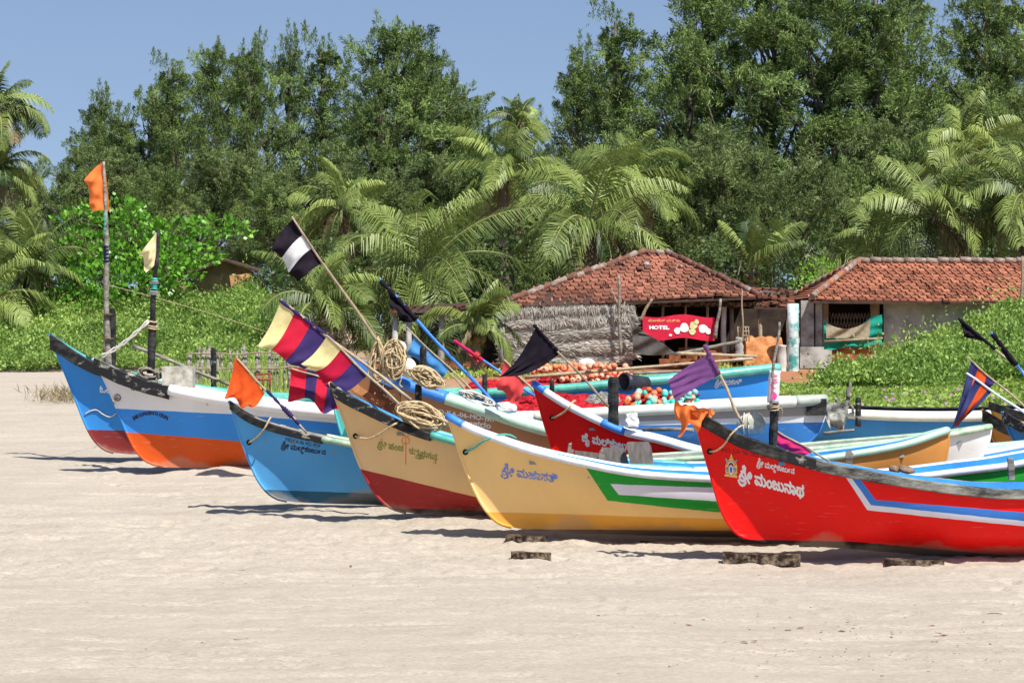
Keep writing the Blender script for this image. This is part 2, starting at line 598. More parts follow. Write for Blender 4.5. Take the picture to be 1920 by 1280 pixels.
def hullmat(name, base, layers, Yn, origin, rough=.38, chips=None):
    """layers: (colour, [(x1,y1,x2,y2), ...]) a layer is painted left of every directed photo line"""
    m, nt, b = newmat(name)
    L = nt.links.new
    t = nt.nodes.new('ShaderNodeTexCoord')
    sp = nt.nodes.new('ShaderNodeSeparateXYZ')
    L(t.outputs['Object'], sp.inputs[0])
    jit = nt.nodes.new('ShaderNodeTexNoise')
    jit.inputs['Scale'].default_value = 5
    L(t.outputs['Object'], jit.inputs['Vector'])

    def col(c):
        k = nt.nodes.new('ShaderNodeRGB')
        k.outputs[0].default_value = rgba(c)
        return k.outputs[0]

    def math_(op, a, c, d=None):
        k = nt.nodes.new('ShaderNodeMath')
        k.operation = op
        for i, q in enumerate((a, c, d)):
            if q is None:
                continue
            if isinstance(q, (int, float)):
                k.inputs[i].default_value = q
            else:
                L(q, k.inputs[i])
        return k.outputs[0]

    def mix(f, a, c, mode='MIX'):
        x = nt.nodes.new('ShaderNodeMix')
        x.data_type = 'RGBA'
        x.blend_type = mode
        if isinstance(f, float):
            x.inputs[0].default_value = f
        else:
            L(f, x.inputs[0])
        L(a, x.inputs[6])
        L(c, x.inputs[7])
        return x.outputs[2]
    cur = col(base)
    for c, lines in layers:
        f = None
        for (x1, y1, x2, y2) in lines:
            ax, az = XZ(x1, y1, Yn)
            bx, bz = XZ(x2, y2, Yn)
            ax -= origin[0]
            bx -= origin[0]
            az -= origin[2]
            bz -= origin[2]
            nx_, nz_ = -(bz - az), (bx - ax)
            ln = math.hypot(nx_, nz_)
            nx_ /= ln
            nz_ /= ln
            k = -(nx_ * ax + nz_ * az)
            v = math_('MULTIPLY_ADD', sp.outputs['X'], nx_, k)
            v = math_('MULTIPLY_ADD', sp.outputs['Z'], nz_, v)
            j = math_('MULTIPLY_ADD', jit.outputs[0], .012, -.006)
            v = math_('ADD', v, j)
            g = math_('MULTIPLY', v, 250.0)
            g = math_('ADD', g, .5)
            cl = nt.nodes.new('ShaderNodeClamp')
            L(g, cl.inputs[0])
            f = cl.outputs[0] if f is None else math_('MULTIPLY', f, cl.outputs[0])
        cur = mix(f, cur, col(c))
    # weathering: broad fading, streaks, small stains, wear near the keel
    n1 = nt.nodes.new('ShaderNodeTexNoise')
    n1.inputs['Scale'].default_value = 2.2
    n1.inputs['Detail'].default_value = 7
    mp = nt.nodes.new('ShaderNodeMapping')
    mp.inputs['Scale'].default_value = (1, 1, .45)
    L(t.outputs['Object'], mp.inputs[0])
    L(mp.outputs[0], n1.inputs['Vector'])
    r1 = nt.nodes.new('ShaderNodeValToRGB')
    r1.color_ramp.elements[0].position = .3
    r1.color_ramp.elements[1].position = .62
    r1.color_ramp.elements[0].color = (.78, .76, .74, 1)
    r1.color_ramp.elements[1].color = (1, 1, 1, 1)
    L(n1.outputs[0], r1.inputs[0])
    cur = mix(.45, cur, r1.outputs[0], 'MULTIPLY')
    n2 = nt.nodes.new('ShaderNodeTexNoise')
    n2.inputs['Scale'].default_value = 17
    n2.inputs['Detail'].default_value = 6
    mp2 = nt.nodes.new('ShaderNodeMapping')
    mp2.inputs['Scale'].default_value = (.5, 1, 1.3)
    L(t.outputs['Object'], mp2.inputs[0])
    L(mp2.outputs[0], n2.inputs['Vector'])
    r2 = nt.nodes.new('ShaderNodeValToRGB')
    r2.color_ramp.elements[0].position = .67
    r2.color_ramp.elements[1].position = .74
    r2.color_ramp.elements[0].color = (0, 0, 0, 1)
    r2.color_ramp.elements[1].color = (1, 1, 1, 1)
    L(n2.outputs[0], r2.inputs[0])
    cur = mix(math_('MULTIPLY', r2.outputs[0], .22), cur, col(chips or (.30, .25, .20)))
    # dry sand and dust clinging to the lowest part
    hz_ = math_('MULTIPLY_ADD', n1.outputs[0], -.55, .52)
    hz_ = math_('SUBTRACT', hz_, sp.outputs['Z'])
    hz_ = math_('MULTIPLY', hz_, 5.0)
    ck = nt.nodes.new('ShaderNodeClamp')
    ck.inputs['Max'].default_value = .38
    L(hz_, ck.inputs[0])
    cur = mix(ck.outputs[0], cur, col((.40, .31, .22)))
    # fine scratches
    n4 = nt.nodes.new('ShaderNodeTexNoise')
    n4.inputs['Scale'].default_value = 9
    n4.inputs['Detail'].default_value = 8
    mp4 = nt.nodes.new('ShaderNodeMapping')
    mp4.inputs['Scale'].default_value = (.35, 1, 9)
    mp4.inputs['Rotation'].default_value = (0, .12, 0)
    L(t.outputs['Object'], mp4.inputs[0])
    L(mp4.outputs[0], n4.inputs['Vector'])
    r4 = nt.nodes.new('ShaderNodeValToRGB')
    r4.color_ramp.elements[0].position = .66
    r4.color_ramp.elements[1].position = .70
    r4.color_ramp.elements[0].color = (0, 0, 0, 1)
    r4.color_ramp.elements[1].color = (1, 1, 1, 1)
    L(n4.outputs[0], r4.inputs[0])
    cur = mix(math_('MULTIPLY', r4.outputs[0], .30), cur, col(tuple(min(1, v * .5 + .25) for v in base)))
    L(cur, b.inputs['Base Color'])
    rr = nt.nodes.new('ShaderNodeMapRange')
    rr.inputs['To Min'].default_value = rough - .06
    rr.inputs['To Max'].default_value = rough + .2
    L(n1.outputs[0], rr.inputs['Value'])
    L(rr.outputs[0], b.inputs['Roughness'])
    b.inputs['Specular IOR Level'].default_value = .16
    bp = nt.nodes.new('ShaderNodeBump')
    bp.inputs['Strength'].default_value = .22
    bp.inputs['Distance'].default_value = .02
    n3 = nt.nodes.new('ShaderNodeTexNoise')
    n3.inputs['Scale'].default_value = 3.5
    n3.inputs['Detail'].default_value = 8
    L(t.outputs['Object'], n3.inputs['Vector'])
    L(n3.outputs[0], bp.inputs['Height'])
    L(bp.outputs[0], b.inputs['Normal'])
    return m


class Boat:
    def __init__(s, label, Y, stem, sheer, keel, stern, base, layers, inside='inblue', hb=.72, rough=.38, plan=.40, group=None, chips=None):
        s.Y = Y
        s.hb = hb
        s.planl = plan
        x0, z0 = XZ(stem[-1][0], stem[-1][1], Y)
        x1, z1 = XZ(sheer[-1][0], sheer[-1][1], Y)
        xm = (x0 + x1) / 2
        s.origin = Vector((xm, Y, gzs(xm, Y)))
        s.root = empty('fishing_boat', s.origin, label, 'boat', group)
        nu, nt_ = 26, 110
        us = np.linspace(0, 1, nu + 1) ** 1.35
        st = arcinterp([XZ(a, b_, Y) for a, b_ in stem[::-1]], 60)    # keel -> tip
        se = arcinterp([XZ(a, b_, Y) for a, b_ in stern[::-1]], 60)
        stu = np.stack([np.interp(us, np.linspace(0, 1, 61), st[:, k]) for k in (0, 1)], -1)
        seu = np.stack([np.interp(us, np.linspace(0, 1, 61), se[:, k]) for k in (0, 1)], -1)
        # keep u proportional to height along the stem
        hz = (st[:, 1] - st[0, 1]) / (st[-1, 1] - st[0, 1])
        hz = np.maximum.accumulate(hz + np.linspace(0, 1e-4, 61))
        stu = np.stack([np.interp(us, hz / hz[-1], st[:, k]) for k in (0, 1)], -1)
        hz2 = (se[:, 1] - se[0, 1]) / (se[-1, 1] - se[0, 1])
        hz2 = np.maximum.accumulate(hz2 + np.linspace(0, 1e-4, 61))
        seu = np.stack([np.interp(us, hz2 / hz2[-1], se[:, k]) for k in (0, 1)], -1)
        ts = np.linspace(0, 1, nt_ + 1)
        ts = ts ** 1.25
        sx = arcinterp(sheer, 200)
        kx = arcinterp(keel, 200)
        s.ts = ts

        def plan_(t):
            a = np.clip(t / s.planl, 0, 1)
            c = np.clip((1 - t) / (s.planl * .9), 0, 1)
            p_ = (1 - (1 - a) ** 2.0) ** .85
            q_ = (1 - (1 - c) ** 2.0) ** .85
            return .03 + .97 * np.minimum(p_, q_)
        s.plan = plan_
        pl = plan_(ts)
        topx = stu[-1, 0] + (seu[-1, 0] - stu[-1, 0]) * ts
        botx = stu[0, 0] + (seu[0, 0] - stu[0, 0]) * ts
        Yn = Y - hb * pl
        pxs = topx / Yn * F + 960
        pyt = np.interp(pxs, sx[:, 0], sx[:, 1])
        zt = CZ - (pyt - YH) / F * Yn
        zt[0] = stu[-1, 1]
        pxb = botx / Y * F + 960
        zb = CZ - (np.interp(pxb, kx[:, 0], kx[:, 1]) - YH) / F * (Y - .3 * hb * pl)
        s.grid_ = np.zeros((nt_ + 1, nu + 1, 3))
        for j, u in enumerate(us):
            x = stu[j, 0] + (seu[j, 0] - stu[j, 0]) * ts
            z = zb + (zt - zb) * u
            z = z + (stu[j, 1] - z[0]) * (1 - ts) ** 14 + (seu[j, 1] - z[-1]) * ts ** 14
            p = 1.1 + 2.3 * smooth(np.minimum(ts, 1 - ts) / .33)
            sec = 1 - (1 - u) ** p
            y = hb * pl * (sec * (.93 + .07 * u))
            y = np.maximum(y, .012)
            s.grid_[:, j] = np.stack([x, y, z], -1)
        G = s.grid_
        mb = MB()
        th = .035
        uf = int(np.argmin(abs(us - .22)))
        for sg in (-1, 1):
            rows = [[(p[0], Y + sg * p[1], p[2]) for p in r] for r in G]
            if sg > 0:
                rows = [r[::-1] for r in rows]
            mb.grid(rows, 0)
            rin = [[(p[0], Y + sg * max(p[1] - th, .004), p[2] - .003) for p in r[uf:]] for r in G[1:-1]]
            if sg < 0:
                rin = [r[::-1] for r in rin]
            mb.grid(rin, 1)
            # rim between the skins
            rr = [[(r[-1][0], Y + sg * r[-1][1], r[-1][2]), (r[-1][0], Y + sg * max(r[-1][1] - th, .004), r[-1][2] - .003)] for r in G[1:-1]]
            if sg > 0:
                rr = [r[::-1] for r in rr]
            mb.grid(rr, 1)
        fl = [[(r[uf][0], Y - max(r[uf][1] - th, .004), r[uf][2]), (r[uf][0], Y + max(r[uf][1] - th, .004), r[uf][2])] for r in G[1:-1]]
        mb.grid(fl, 1)
        km = [[(r[0][0], Y - .012, r[0][2]), (r[0][0], Y + .012, r[0][2])] for r in G]
        mb.grid([r[::-1] for r in km], 0)
        Ynr = Y - hb * .9
        hm = hullmat('hull_paint', base, layers, Ynr, s.origin, rough, chips)
        s.hull = mb.build('hull', [hm, M[inside]], s.root)
        s.bvh = BVHTree.FromPolygons([Vector(v) for v in mb.v], mb.f)
        # rounded stem and stern post along the ends
        for pr, nm_ in ((stu, 'stem'), (seu, 'stern_post')):
            e = MB()
            sgn = -1 if nm_ == 'stem' else 1
            e.tube([(p[0] + sgn * .004, Y, p[1]) for p in pr[1:]], .022, 8)
            e.build(nm_, [hm], s.root)
        s.top = np.stack([topx, hb * pl, zt], -1)

    def near(s, px, off=0.0):
        """point of the near sheer under photo column px"""
        pp = s.top[:, 0] / (s.Y - s.top[:, 1]) * F + 960
        x = np.interp(px, pp, s.top[:, 0])
        y = np.interp(px, pp, s.top[:, 1])
        z = np.interp(px, pp, s.top[:, 2])
        return Vector((x, s.Y - y - off, z))

    def rail(s, kind, segs, r=.045, h=.13, wdt=.06, up=.0, rib=0.0, sides=(-1, 1), name='gunwale', n=10, out=.012):
        """segs: (px start, px end, material key); a pipe or a board along both edges"""
        keys = []
        for g in segs:
            if g[2] not in keys:
                keys.append(g[2])
        mb = MB()
        for sg in sides:
            mb = MB()
            for (a, b_, k) in segs:
                pp = s.top[:, 0] / (s.Y - s.top[:, 1]) * F + 960
                cnt = max(4, int(abs(b_ - a) / 8))
                if rib:
                    cnt = int(abs(b_ - a) / 2.6)
                q = np.linspace(a, b_, cnt)
                X = np.interp(q, pp, s.top[:, 0])
                Yy = np.interp(q, pp, s.top[:, 1])
                Zz = np.interp(q, pp, s.top[:, 2])
                if kind == 'tube':
                    rr = [r * (1 + (rib if i % 2 else 0)) for i in range(cnt)]
                    mb.tube([(X[i], s.Y + sg * (Yy[i] + out), Zz[i] + up) for i in range(cnt)], rr, n, keys.index(k))
                else:
                    hh = h if not hasattr(h, '__len__') else None
                    rows = []
                    for i in range(cnt):
                        H_ = hh if hh else np.interp(q[i], [h[0][0], h[1][0]], [h[0][1], h[1][1]])
                        H_ *= 1 + .05 * float(vnoise(q[i] * .05, .5, 3))
                        yo = Yy[i]
                        z1_ = Zz[i] + up
                        yi = max(yo - wdt * .5, .0)
                        bt = yo + .022
                        rows.append([(X[i], s.Y + sg * yi, z1_ - H_ * .3), (X[i], s.Y + sg * yi, z1_ - .006), (X[i], s.Y + sg * (yi + .012), z1_ + .004),
                                     (X[i], s.Y + sg * (bt + .004), z1_ + .002), (X[i], s.Y + sg * (bt + .016), z1_ - .012),
                                     (X[i], s.Y + sg * (bt + .016), z1_ - H_ + .012), (X[i], s.Y + sg * (bt + .004), z1_ - H_), (X[i], s.Y + sg * (yo - .03 if yo > .04 else yo * .5), z1_ - H_)])
                    if sg > 0:
                        rows = [r_[::-1] for r_ in rows]
                    mb.grid(rows, keys.index(k), sm=False)
                    e0 = len(mb.v)
                    for r_ in (rows[0], rows[-1][::-1]):
                        mb.add(r_, [tuple(range(len(r_)))], keys.index(k))
            mb.build(name, [M[k] for k in keys], s.root)

    def hit(s, px, py, off=.004):
        o = Vector((0, 0, CZ))
        d = (P(px, py, 10) - o).normalized()
        loc, nrm, idx, dist = s.bvh.ray_cast(o, d)
        if loc is None:
            # just past the edge: fall back to the near plane
            return None
        if nrm.dot(d) > 0:
            nrm = -nrm
        return loc + nrm * off

    def decal(s, name, quads_px, mats, off=.004, mi=None):
        """thin painted marks laid on the hull skin; quads_px = list of 4-point photo polygons"""
        mb = MB()
        for i, q in enumerate(quads_px):
            o_ = off if not hasattr(off, '__len__') else off[i]
            pts = [s.hit(a, b_, o_) for a, b_ in q]
            if any(p is None for p in pts):
                continue
            mb.add(pts, [tuple(range(len(pts)))], mi[i] if mi else 0)
        if mb.v:
            return mb.build(name, mats, s.root)

    def thwarts(s, pxs, matk='weathered'):
        for px in pxs:
            p = s.near(px)
            yy = s.Y - p.y
            mb = MB()
            mb.box((p.x, s.Y, p.z - .14), (.22, 2 * yy - .10, .035))
            mb.build('thwart', M[matk], s.root)

    def post(s, px, y0, y1, wpx, matk='blackwood', Yo=0.0, name='mooring_post', lean=0):
        Y = s.Y + Yo
        sc = F / Y
        a = P(px, y1, Y)
        b_ = P(px + lean, y0, Y)
        mb = MB()
        r = wpx / sc / 2
        k = 9
        pts = [a + (b_ - a) * (i / k) for i in range(k + 1)]
        rs = [r * (1 + .06 * math.sin(i * 1.7 + px)) for i in range(k + 1)]
        rs[-1] *= .8
        mb.tube(pts, rs, 10, sm=False)
        return mb.build(name, M[matk], s.root)

    def bowrope(s, pts, r=.012, matk='rope', standoff=.10):
        """rope from the bow hole up over the rail, hanging clear of the skin"""
        base = [s.hit(a, b_, .01) or P(a, b_, s.Y - .2) for a, b_ in pts]
        k = len(base)
        q = []
        for i, p in enumerate(base):
            so_ = standoff * math.sin(PI * min(1, i / (k - 1) * 1.0)) if 0 < i < k - 1 else .01
            q.append(p + Vector((0, -so_, 0)))
        q = arcinterp([tuple(p) for p in q], 26)
        mb = MB()
        mb.tube([Vector(p) for p in q], [r * (1 + (.18 if i % 2 else 0)) for i in range(27)], 7)
        # hole
        h0 = s.hit(*pts[0], .006)
        if h0 is not None:
            ring = []
            for i in range(12):
                th = 2 * PI * i / 12
                ring.append(h0 + Vector((math.cos(th) * .028, -.004, math.sin(th) * .028)))
            hb_ = MB()
            hb_.tube(ring + [ring[0]], .008, 6)
            hb_.add([h0 + Vector((math.cos(2 * PI * i / 12) * .027, -.003, math.sin(2 * PI * i / 12) * .027)) for i in range(12)], [tuple(range(12))])
            hb_.build('rope_hole', M['dark'], s.root)
        return mb.build('bow_rope', M[matk], s.root)


# ------------------------------------------------------------ painted lettering
_glyph = {}


def glyph(ch):
    """outline polygons and advance of a character, unit size"""
    if ch in _glyph:
        return _glyph[ch]
    res = []
    adv = .3
    c = bpy.data.curves.new('tmp', 'FONT')
    c.body = ch
    o = bpy.data.objects.new('tmp', c)
    COL.objects.link(o)
    dg = bpy.context.evaluated_depsgraph_get()
    oe = o.evaluated_get(dg)
    cu = oe.to_curve(dg)
    for sp in cu.splines:
        pts = []
        bz = sp.bezier_points
        n = len(bz)
        if n < 2:
            continue
        for i in range(n):
            a, b_ = bz[i], bz[(i + 1) % n]
            p0, p1, p2, p3 = [np.array(q[:2]) for q in (a.co, a.handle_right, b_.handle_left, b_.co)]
            for k in range(5):
                t = k / 5
                pts.append((1 - t) ** 3 * p0 + 3 * (1 - t) ** 2 * t * p1 + 3 * (1 - t) * t * t * p2 + t ** 3 * p3)
        res.append(np.array(pts))
    oe.to_curve_clear()
    c.body = ch + 'I'
    dg = bpy.context.evaluated_depsgraph_get()
    w2 = o.evaluated_get(dg).dimensions.x
    c.body = 'I'
    dg.update()
    w1 = bpy.context.evaluated_depsgraph_get() and o.evaluated_get(bpy.context.evaluated_depsgraph_get()).dimensions.x
    xm = max([p[:, 0].max() for p in res]) if res else .3
    bpy.data.objects.remove(o)
    bpy.data.curves.remove(c)
    _glyph[ch] = (res, xm + .05)
    return _glyph[ch]


def stroke_poly(pts, w_):
    """smooth brush stroke as same-handed polygons"""
    q = arcinterp(pts, 22)
    out = []
    for (x1, y1), (x2, y2) in zip(q[:-1], q[1:]):
        l = math.hypot(x2 - x1, y2 - y1) or 1
        nx_, ny_ = -(y2 - y1) / l * w_ / 2, (x2 - x1) / l * w_ / 2
        out.append(np.array([(x1 - nx_, y1 - ny_), (x2 - nx_, y2 - ny_), (x2 + nx_, y2 + ny_), (x1 + nx_, y1 + ny_)]))
        out.append(np.array([(x2 + w_ / 2 * math.cos(t), y2 + w_ / 2 * math.sin(t)) for t in np.linspace(0, 2 * PI, 9)[:-1]]))
    return out


SRI = [[(.14, .60), (.36, .68), (.24, .50), (.06, .34), (.02, .16), (.14, .03), (.34, 0), (.54, .10), (.60, .30), (.53, .54), (.50, .74), (.56, .92), (.47, 1.04), (.34, .98), (.35, .86)],
       [(.20, .36), (.32, .32), (.40, .22)],
       [(-.10, .0), (-.02, -.20), (.20, -.30), (.44, -.24), (.60, -.06)],
       [(1.0, .46), (.96, .36), (1.06, .34), (1.14, .50), (1.04, .66), (.88, .58), (.80, .36), (.82, .12), (.94, -.02)]]


def compose(items):
    """items: strings, or (char, dx, dy, scale) marks placed relative to the pen without moving it, ('arc',) the ra hook"""
    polys = []
    x = 0.0
    last = 0.0
    for it in items:
        if it == 'SRI':
            for s_ in SRI:
                polys += [p + [x + .1, 0] for p in stroke_poly(s_, .10)]
            last = x
            x += 1.22
        elif isinstance(it, str):
            for ch in it:
                if ch == ' ':
                    x += .35
                    continue
                g, adv = glyph(ch)
                last = x
                for p in g:
                    polys.append(p + [x, 0])
                comb = ch in 'ಿೀೆೇೈುೂಾ'
                x += adv
        elif it[0] == 'arc':
            a = np.linspace(PI * 1.02, PI * 1.80, 12)
            cx, cy, r0, r1 = last + .30, .03, .36, .27
            o_ = np.stack([cx + np.cos(a) * r0, cy + np.sin(a) * r0 * .8], -1)
            i_ = np.stack([cx + np.cos(a) * r1, cy + np.sin(a) * r1 * .75 + .0], -1)
            polys.append(np.concatenate([o_, i_[::-1]]))
        elif it[0] == 'pen':
            x += it[1]
        else:
            ch, dx, dy, sc = it
            g, adv = glyph(ch)
            for p in g:
                polys.append(p * sc + [x + dx, dy])
    return polys, x


def raster(polys, cell, bold=0, wear=0.0, seed=1, shear=0):
    """non-zero fill on a cell grid, merged into horizontal runs -> list of (x0,x1,y0,y1)"""
    allp = np.concatenate(polys)
    x0, y0 = allp.min(0) - cell * (2 + bold)
    x1, y1 = allp.max(0) + cell * (2 + bold)
    nx, ny = int((x1 - x0) / cell) + 1, int((y1 - y0) / cell) + 1
    W = np.zeros((ny, nx), int)
    ycs = y0 + (np.arange(ny) + .5) * cell
    xcs = x0 + (np.arange(nx) + .5) * cell
    for p in polys:
        q = np.roll(p, -1, 0)
        area = np.sum(p[:, 0] * q[:, 1] - q[:, 0] * p[:, 1])
        for (ax, ay), (bx, by) in zip(p, q):
            if ay == by:
                continue
            d = 1 if by > ay else -1
            lo, hi = min(ay, by), max(ay, by)
            js = np.nonzero((ycs >= lo) & (ycs < hi))[0]
            for j in js:
                xi = ax + (ycs[j] - ay) * (bx - ax) / (by - ay)
                W[j, xcs > xi] += d
    Mk = W != 0
    for _ in range(bold):
        B = Mk.copy()
        B[1:] |= Mk[:-1]
        B[:-1] |= Mk[1:]
        B[:, 1:] |= Mk[:, :-1]
        B[:, :-1] |= Mk[:, 1:]
        Mk = B
    if wear:
        xx, yy = np.meshgrid(np.arange(nx), np.arange(ny))
        nz = vnoise(xx * .22, yy * .22, seed) + .5 * vnoise(xx * .6, yy * .6, seed + 1)
        Mk &= nz > (wear - .75) * .7
    runs = []
    for j in range(ny):
        row = Mk[j]
        i = 0
        while i < nx:
            if row[i]:
                k = i
                while k < nx and row[k] and k - i < 14:
                    k += 1
                runs.append((x0 + i * cell, x0 + k * cell, y0 + j * cell, y0 + (j + 1) * cell))
                i = k
            else:
                i += 1
    return runs


def letter(boat, items, x, y, x2, y2, hpx, matk, bold=1, wear=0.0, arc=0.0, off=.004, squeeze=None, shadow=None, italic=0.0, sag=0.0):
    """write items with the baseline from photo (x,y) to (x2,y2), letter height hpx"""
    hpx = hpx * 1.36
    polys, wd = compose(items)
    cell = .034 if hpx < 15 else .026
    runs = raster(polys, cell, bold, wear, int(x))
    ax, ay = (x2 - x) / wd, (y2 - y) / wd
    qs = []

    def m(u, v):
        f = u / wd
        dy = -arc * 4 * f * (1 - f)
        sl = -arc * 4 * (1 - 2 * f) / wd
        px = x + ax * u + italic * v * hpx
        py = y + ay * u + dy + sag * f * (1 - f) * 4 - v * hpx
        if arc:
            th = math.atan2(sl, ax)
            px += math.sin(th) * v * hpx * .9
        return px, py
    for (a, b_, c, d) in runs:
        qs.append([m(a, c), m(b_, c), m(b_, d), m(a, d)])
    mats = M[matk] if isinstance(matk, str) else matk
    return boat.decal('lettering', qs, mats, off)


# ---- the boats, nearest first
RED = (.88, .010, .008)
B7 = Boat('bright red boat nearest the camera with a temple emblem and white lettering on its bow', 31.7,
          [(1298, 762), (1306, 790), (1318, 835), (1334, 890), (1350, 945), (1366, 980), (1388, 1003), (1420, 1014)],
          [(1298, 762), (1340, 788), (1390, 815), (1450, 836), (1500, 851), (1560, 868), (1620, 880), (1700, 895), (1800, 909), (1920, 917), (2200, 905), (2500, 860), (2900, 740)],
          [(1420, 1014), (1480, 1021), (1600, 1031), (1760, 1044), (1920, 1050), (2300, 1052), (2780, 1020)],
          [(2900, 740), (2880, 830), (2850, 940), (2780, 1020)],
          RED,
          [((.76, .78, .86), [(1582, 885, 1631, 958), (1631, 958, 1960, 990)]),
           ((.05, .22, .68), [(1591, 885, 1637, 948), (1637, 948, 1960, 980)]),
           (RED, [(1604, 885, 1645, 938), (1645, 938, 1960, 963)]),
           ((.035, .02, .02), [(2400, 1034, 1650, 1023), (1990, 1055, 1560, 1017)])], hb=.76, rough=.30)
B7.rail('board', [(1299, 1475, 'blackwood'), (1475, 1530, 'blackchip'), (1530, 2890, 'greychip')], h=[(1299, .16), (1700, .11)])
B7.thwarts([1480, 1640, 1790, 1900], 'inblue')
B7.post(1449, 745, 835, 17, 'blackwood', 0, 'mast_stump', 4)
letter(B7, ['SRI', ' ಮಂಜುನಾಥ'], 1385, 899, 1508, 931, 20, 'white', 2)
letter(B7, ['SRI', ' ಮಲಿ', ('ಲ', -.62, -.42, .6), 'ಕಾಜು', ('೯', 0, .05, .7), ('pen', .55), 'ನ'], 1419, 872, 1490, 888, 10, 'white', 1)
letter(B7, ['IND KA-06 MO 2334'], 1352, 846, 1446, 860, 8, mat('faded_maroon_paint', (.30, .01, .01), .5), 1, .45)
B7.bowrope([(1331, 846), (1345, 843), (1358, 832), (1370, 814), (1385, 800), (1395, 797)], .010, 'rope', .07)


def poly_decal(boat, name, parts, off0=.004):
    """parts: list of (polygon px, material key); later parts lie 1 mm further out"""
    keys = []
    qs, mi, offs = [], [], []
    for i, (pg, k) in enumerate(parts):
        if k not in keys:
            keys.append(k)
        qs.append(pg)
        mi.append(keys.index(k))
        offs.append(off0 + .0012 * i)
    return boat.decal(name, qs, [M[k] if isinstance(k, str) else k for k in keys], offs, mi)


M['gold'] = mat('gold_paint', (.75, .38, .06), .45, .2, 30)
M['goldl'] = mat('light_gold_paint', (.85, .58, .22), .45, .2, 30)
M['paleblue'] = mat('pale_blue_paint', (.16, .50, .66), .45, .1, 20)
M['emblue'] = mat('emblem_blue', (.04, .13, .60), .45, .1, 20)
M['emred'] = mat('emblem_maroon', (.30, .01, .02), .45, .1, 20)


def ell(cx, cy, rx, ry, a0=0, a1=360, n=14, tilt=0):
    r_ = []
    for i in range(n + 1):
        a = math.radians(a0 + (a1 - a0) * i / n)
        x, y = rx * math.cos(a), -ry * math.sin(a)
        r_.append((cx + x, cy + y + tilt * x))
    if a1 - a0 == 360:
        r_ = r_[:-1]
    return r_


ex, ey = 1371.5, 872.0
poly_decal(B7, 'temple_emblem', [
    ([(ex - 12.5, ey + 20), (ex + 11, ey + 23.5), (ex + 11, ey + 19.5), (ex - 12.5, ey + 16.5)], 'goldl'),
    ([(ex - 10.5, ey + 17), (ex + 9.5, ey + 20), (ex + 9.5, ey + 14), (ex - 10.5, ey + 11.5)], 'gold'),
    (ell(ex, ey, 10.5, 12, 0, 180), 'gold'),
    ([(ex - 11, ey), (ex - 11, ey + 13), (ex + 11, ey + 15), (ex + 11, ey)], 'goldl'),
    ([(ex - 5, ey - 9.5), (ex + 5.5, ey - 9), (ex + 3, ey - 13.5), (ex - 2.5, ey - 14)], 'goldl'),
    ([(ex - 3.6, ey - 13), (ex + 4, ey - 13), (ex + 1.8, ey - 18), (ex - 1, ey - 18)], 'gold'),
    ([(ex - 1.5, ey - 17), (ex + 2.3, ey - 17), (ex + .4, ey - 22)], 'goldl'),
    ([(ex - 10, ey - 9), (ex - 5.5, ey - 10.5), (ex - 6.5, ey - 7.5), (ex - 8, ey - 6)], 'paleblue'),
    ([(ex - 11, ey - 14), (ex - 7, ey - 12), (ex - 8.6, ey - 8)], 'paleblue'),
    ([(ex + 5.5, ey - 9.5), (ex + 9.5, ey - 8), (ex + 7.5, ey - 5)], 'paleblue'),
    ([(ex + 8, ey - 9), (ex + 11.5, ey - 12), (ex + 10, ey - 7)], 'paleblue'),
    (ell(ex, ey - .5, 6.2, 7.6, 0, 180), 'white'),
    (ell(ex, ey + .5, 5, 6.6, 0, 180), 'emred'),
    (ell(ex, ey + 7.5, 3.9, 9.3), 'white'),
    (ell(ex + .1, ey + 6.5, 2.3, 7.2), 'emblue'),
    (ell(ex + .2, ey + 1.2, 1.1, 1.6), 'white'),
    ([(ex - 9.2, ey + 10), (ex - 5.6, ey + 10.6), (ex - 5.6, ey + 4), (ex - 7.4, ey + 2), (ex - 9.2, ey + 4)], 'emblue'),
    ([(ex + 5.6, ey + 11.8), (ex + 9.2, ey + 12.3), (ex + 9.2, ey + 6), (ex + 7.4, ey + 4), (ex + 5.6, ey + 5.5)], 'emblue'),
    ([(ex - 8, ey + 9.4), (ex - 6.8, ey + 9.6), (ex - 6.8, ey + 4.6), (ex - 8, ey + 4.6)], 'goldl'),
    ([(ex + 6.8, ey + 11.2), (ex + 8, ey + 11.4), (ex + 8, ey + 6.4), (ex + 6.8, ey + 6.4)], 'goldl'),
])

YEL = (.90, .59, .23)
B5 = Boat('yellow boat with a green and white panel, a white pipe edge and blue lettering', 33.7,
          [(838, 776), (848, 803), (862, 845), (878, 890), (896, 930), (915, 960), (938, 981), (972, 990)],
          [(838, 776), (880, 799), (930, 819), (1000, 843), (1100, 867), (1200, 885), (1330, 894), (1450, 900), (1580, 899), (1700, 892), (1820, 878), (1920, 864), (2150, 815), (2330, 750)],
          [(972, 990), (1060, 1000), (1200, 1005), (1380, 1009), (1800, 1012), (2230, 980)],
          [(2330, 750), (2310, 820), (2290, 900), (2230, 980)],
          YEL,
          [((.02, .36, .04), [(1093, 868, 1147, 950), (1147, 950, 1360, 961), (1100, 936, 1360, 962)]),
           ((.80, .78, .86), [(1141, 902, 1165, 933), (1160, 928, 1360, 940), (1800, 925, 1147, 908)]),
           ((.78, .37, .06), [(2000, 984, 960, 967)]),  # deeper orange low down: shade of the turning bilge put into the paint
           ((.07, .022, .02), [(2000, 998, 1130, 999)]), ], hb=.74, rough=.36, chips=(.55, .35, .12))  # near-black lowest strip: shadow under the bilge painted into the hull colour
B5.rail('tube', [(838, 868, 'tubeblue'), (868, 2320, 'tubewhite')], r=.043, up=-.02)
B5.thwarts([1010, 1120, 1450, 1600, 1760], 'ingrey')
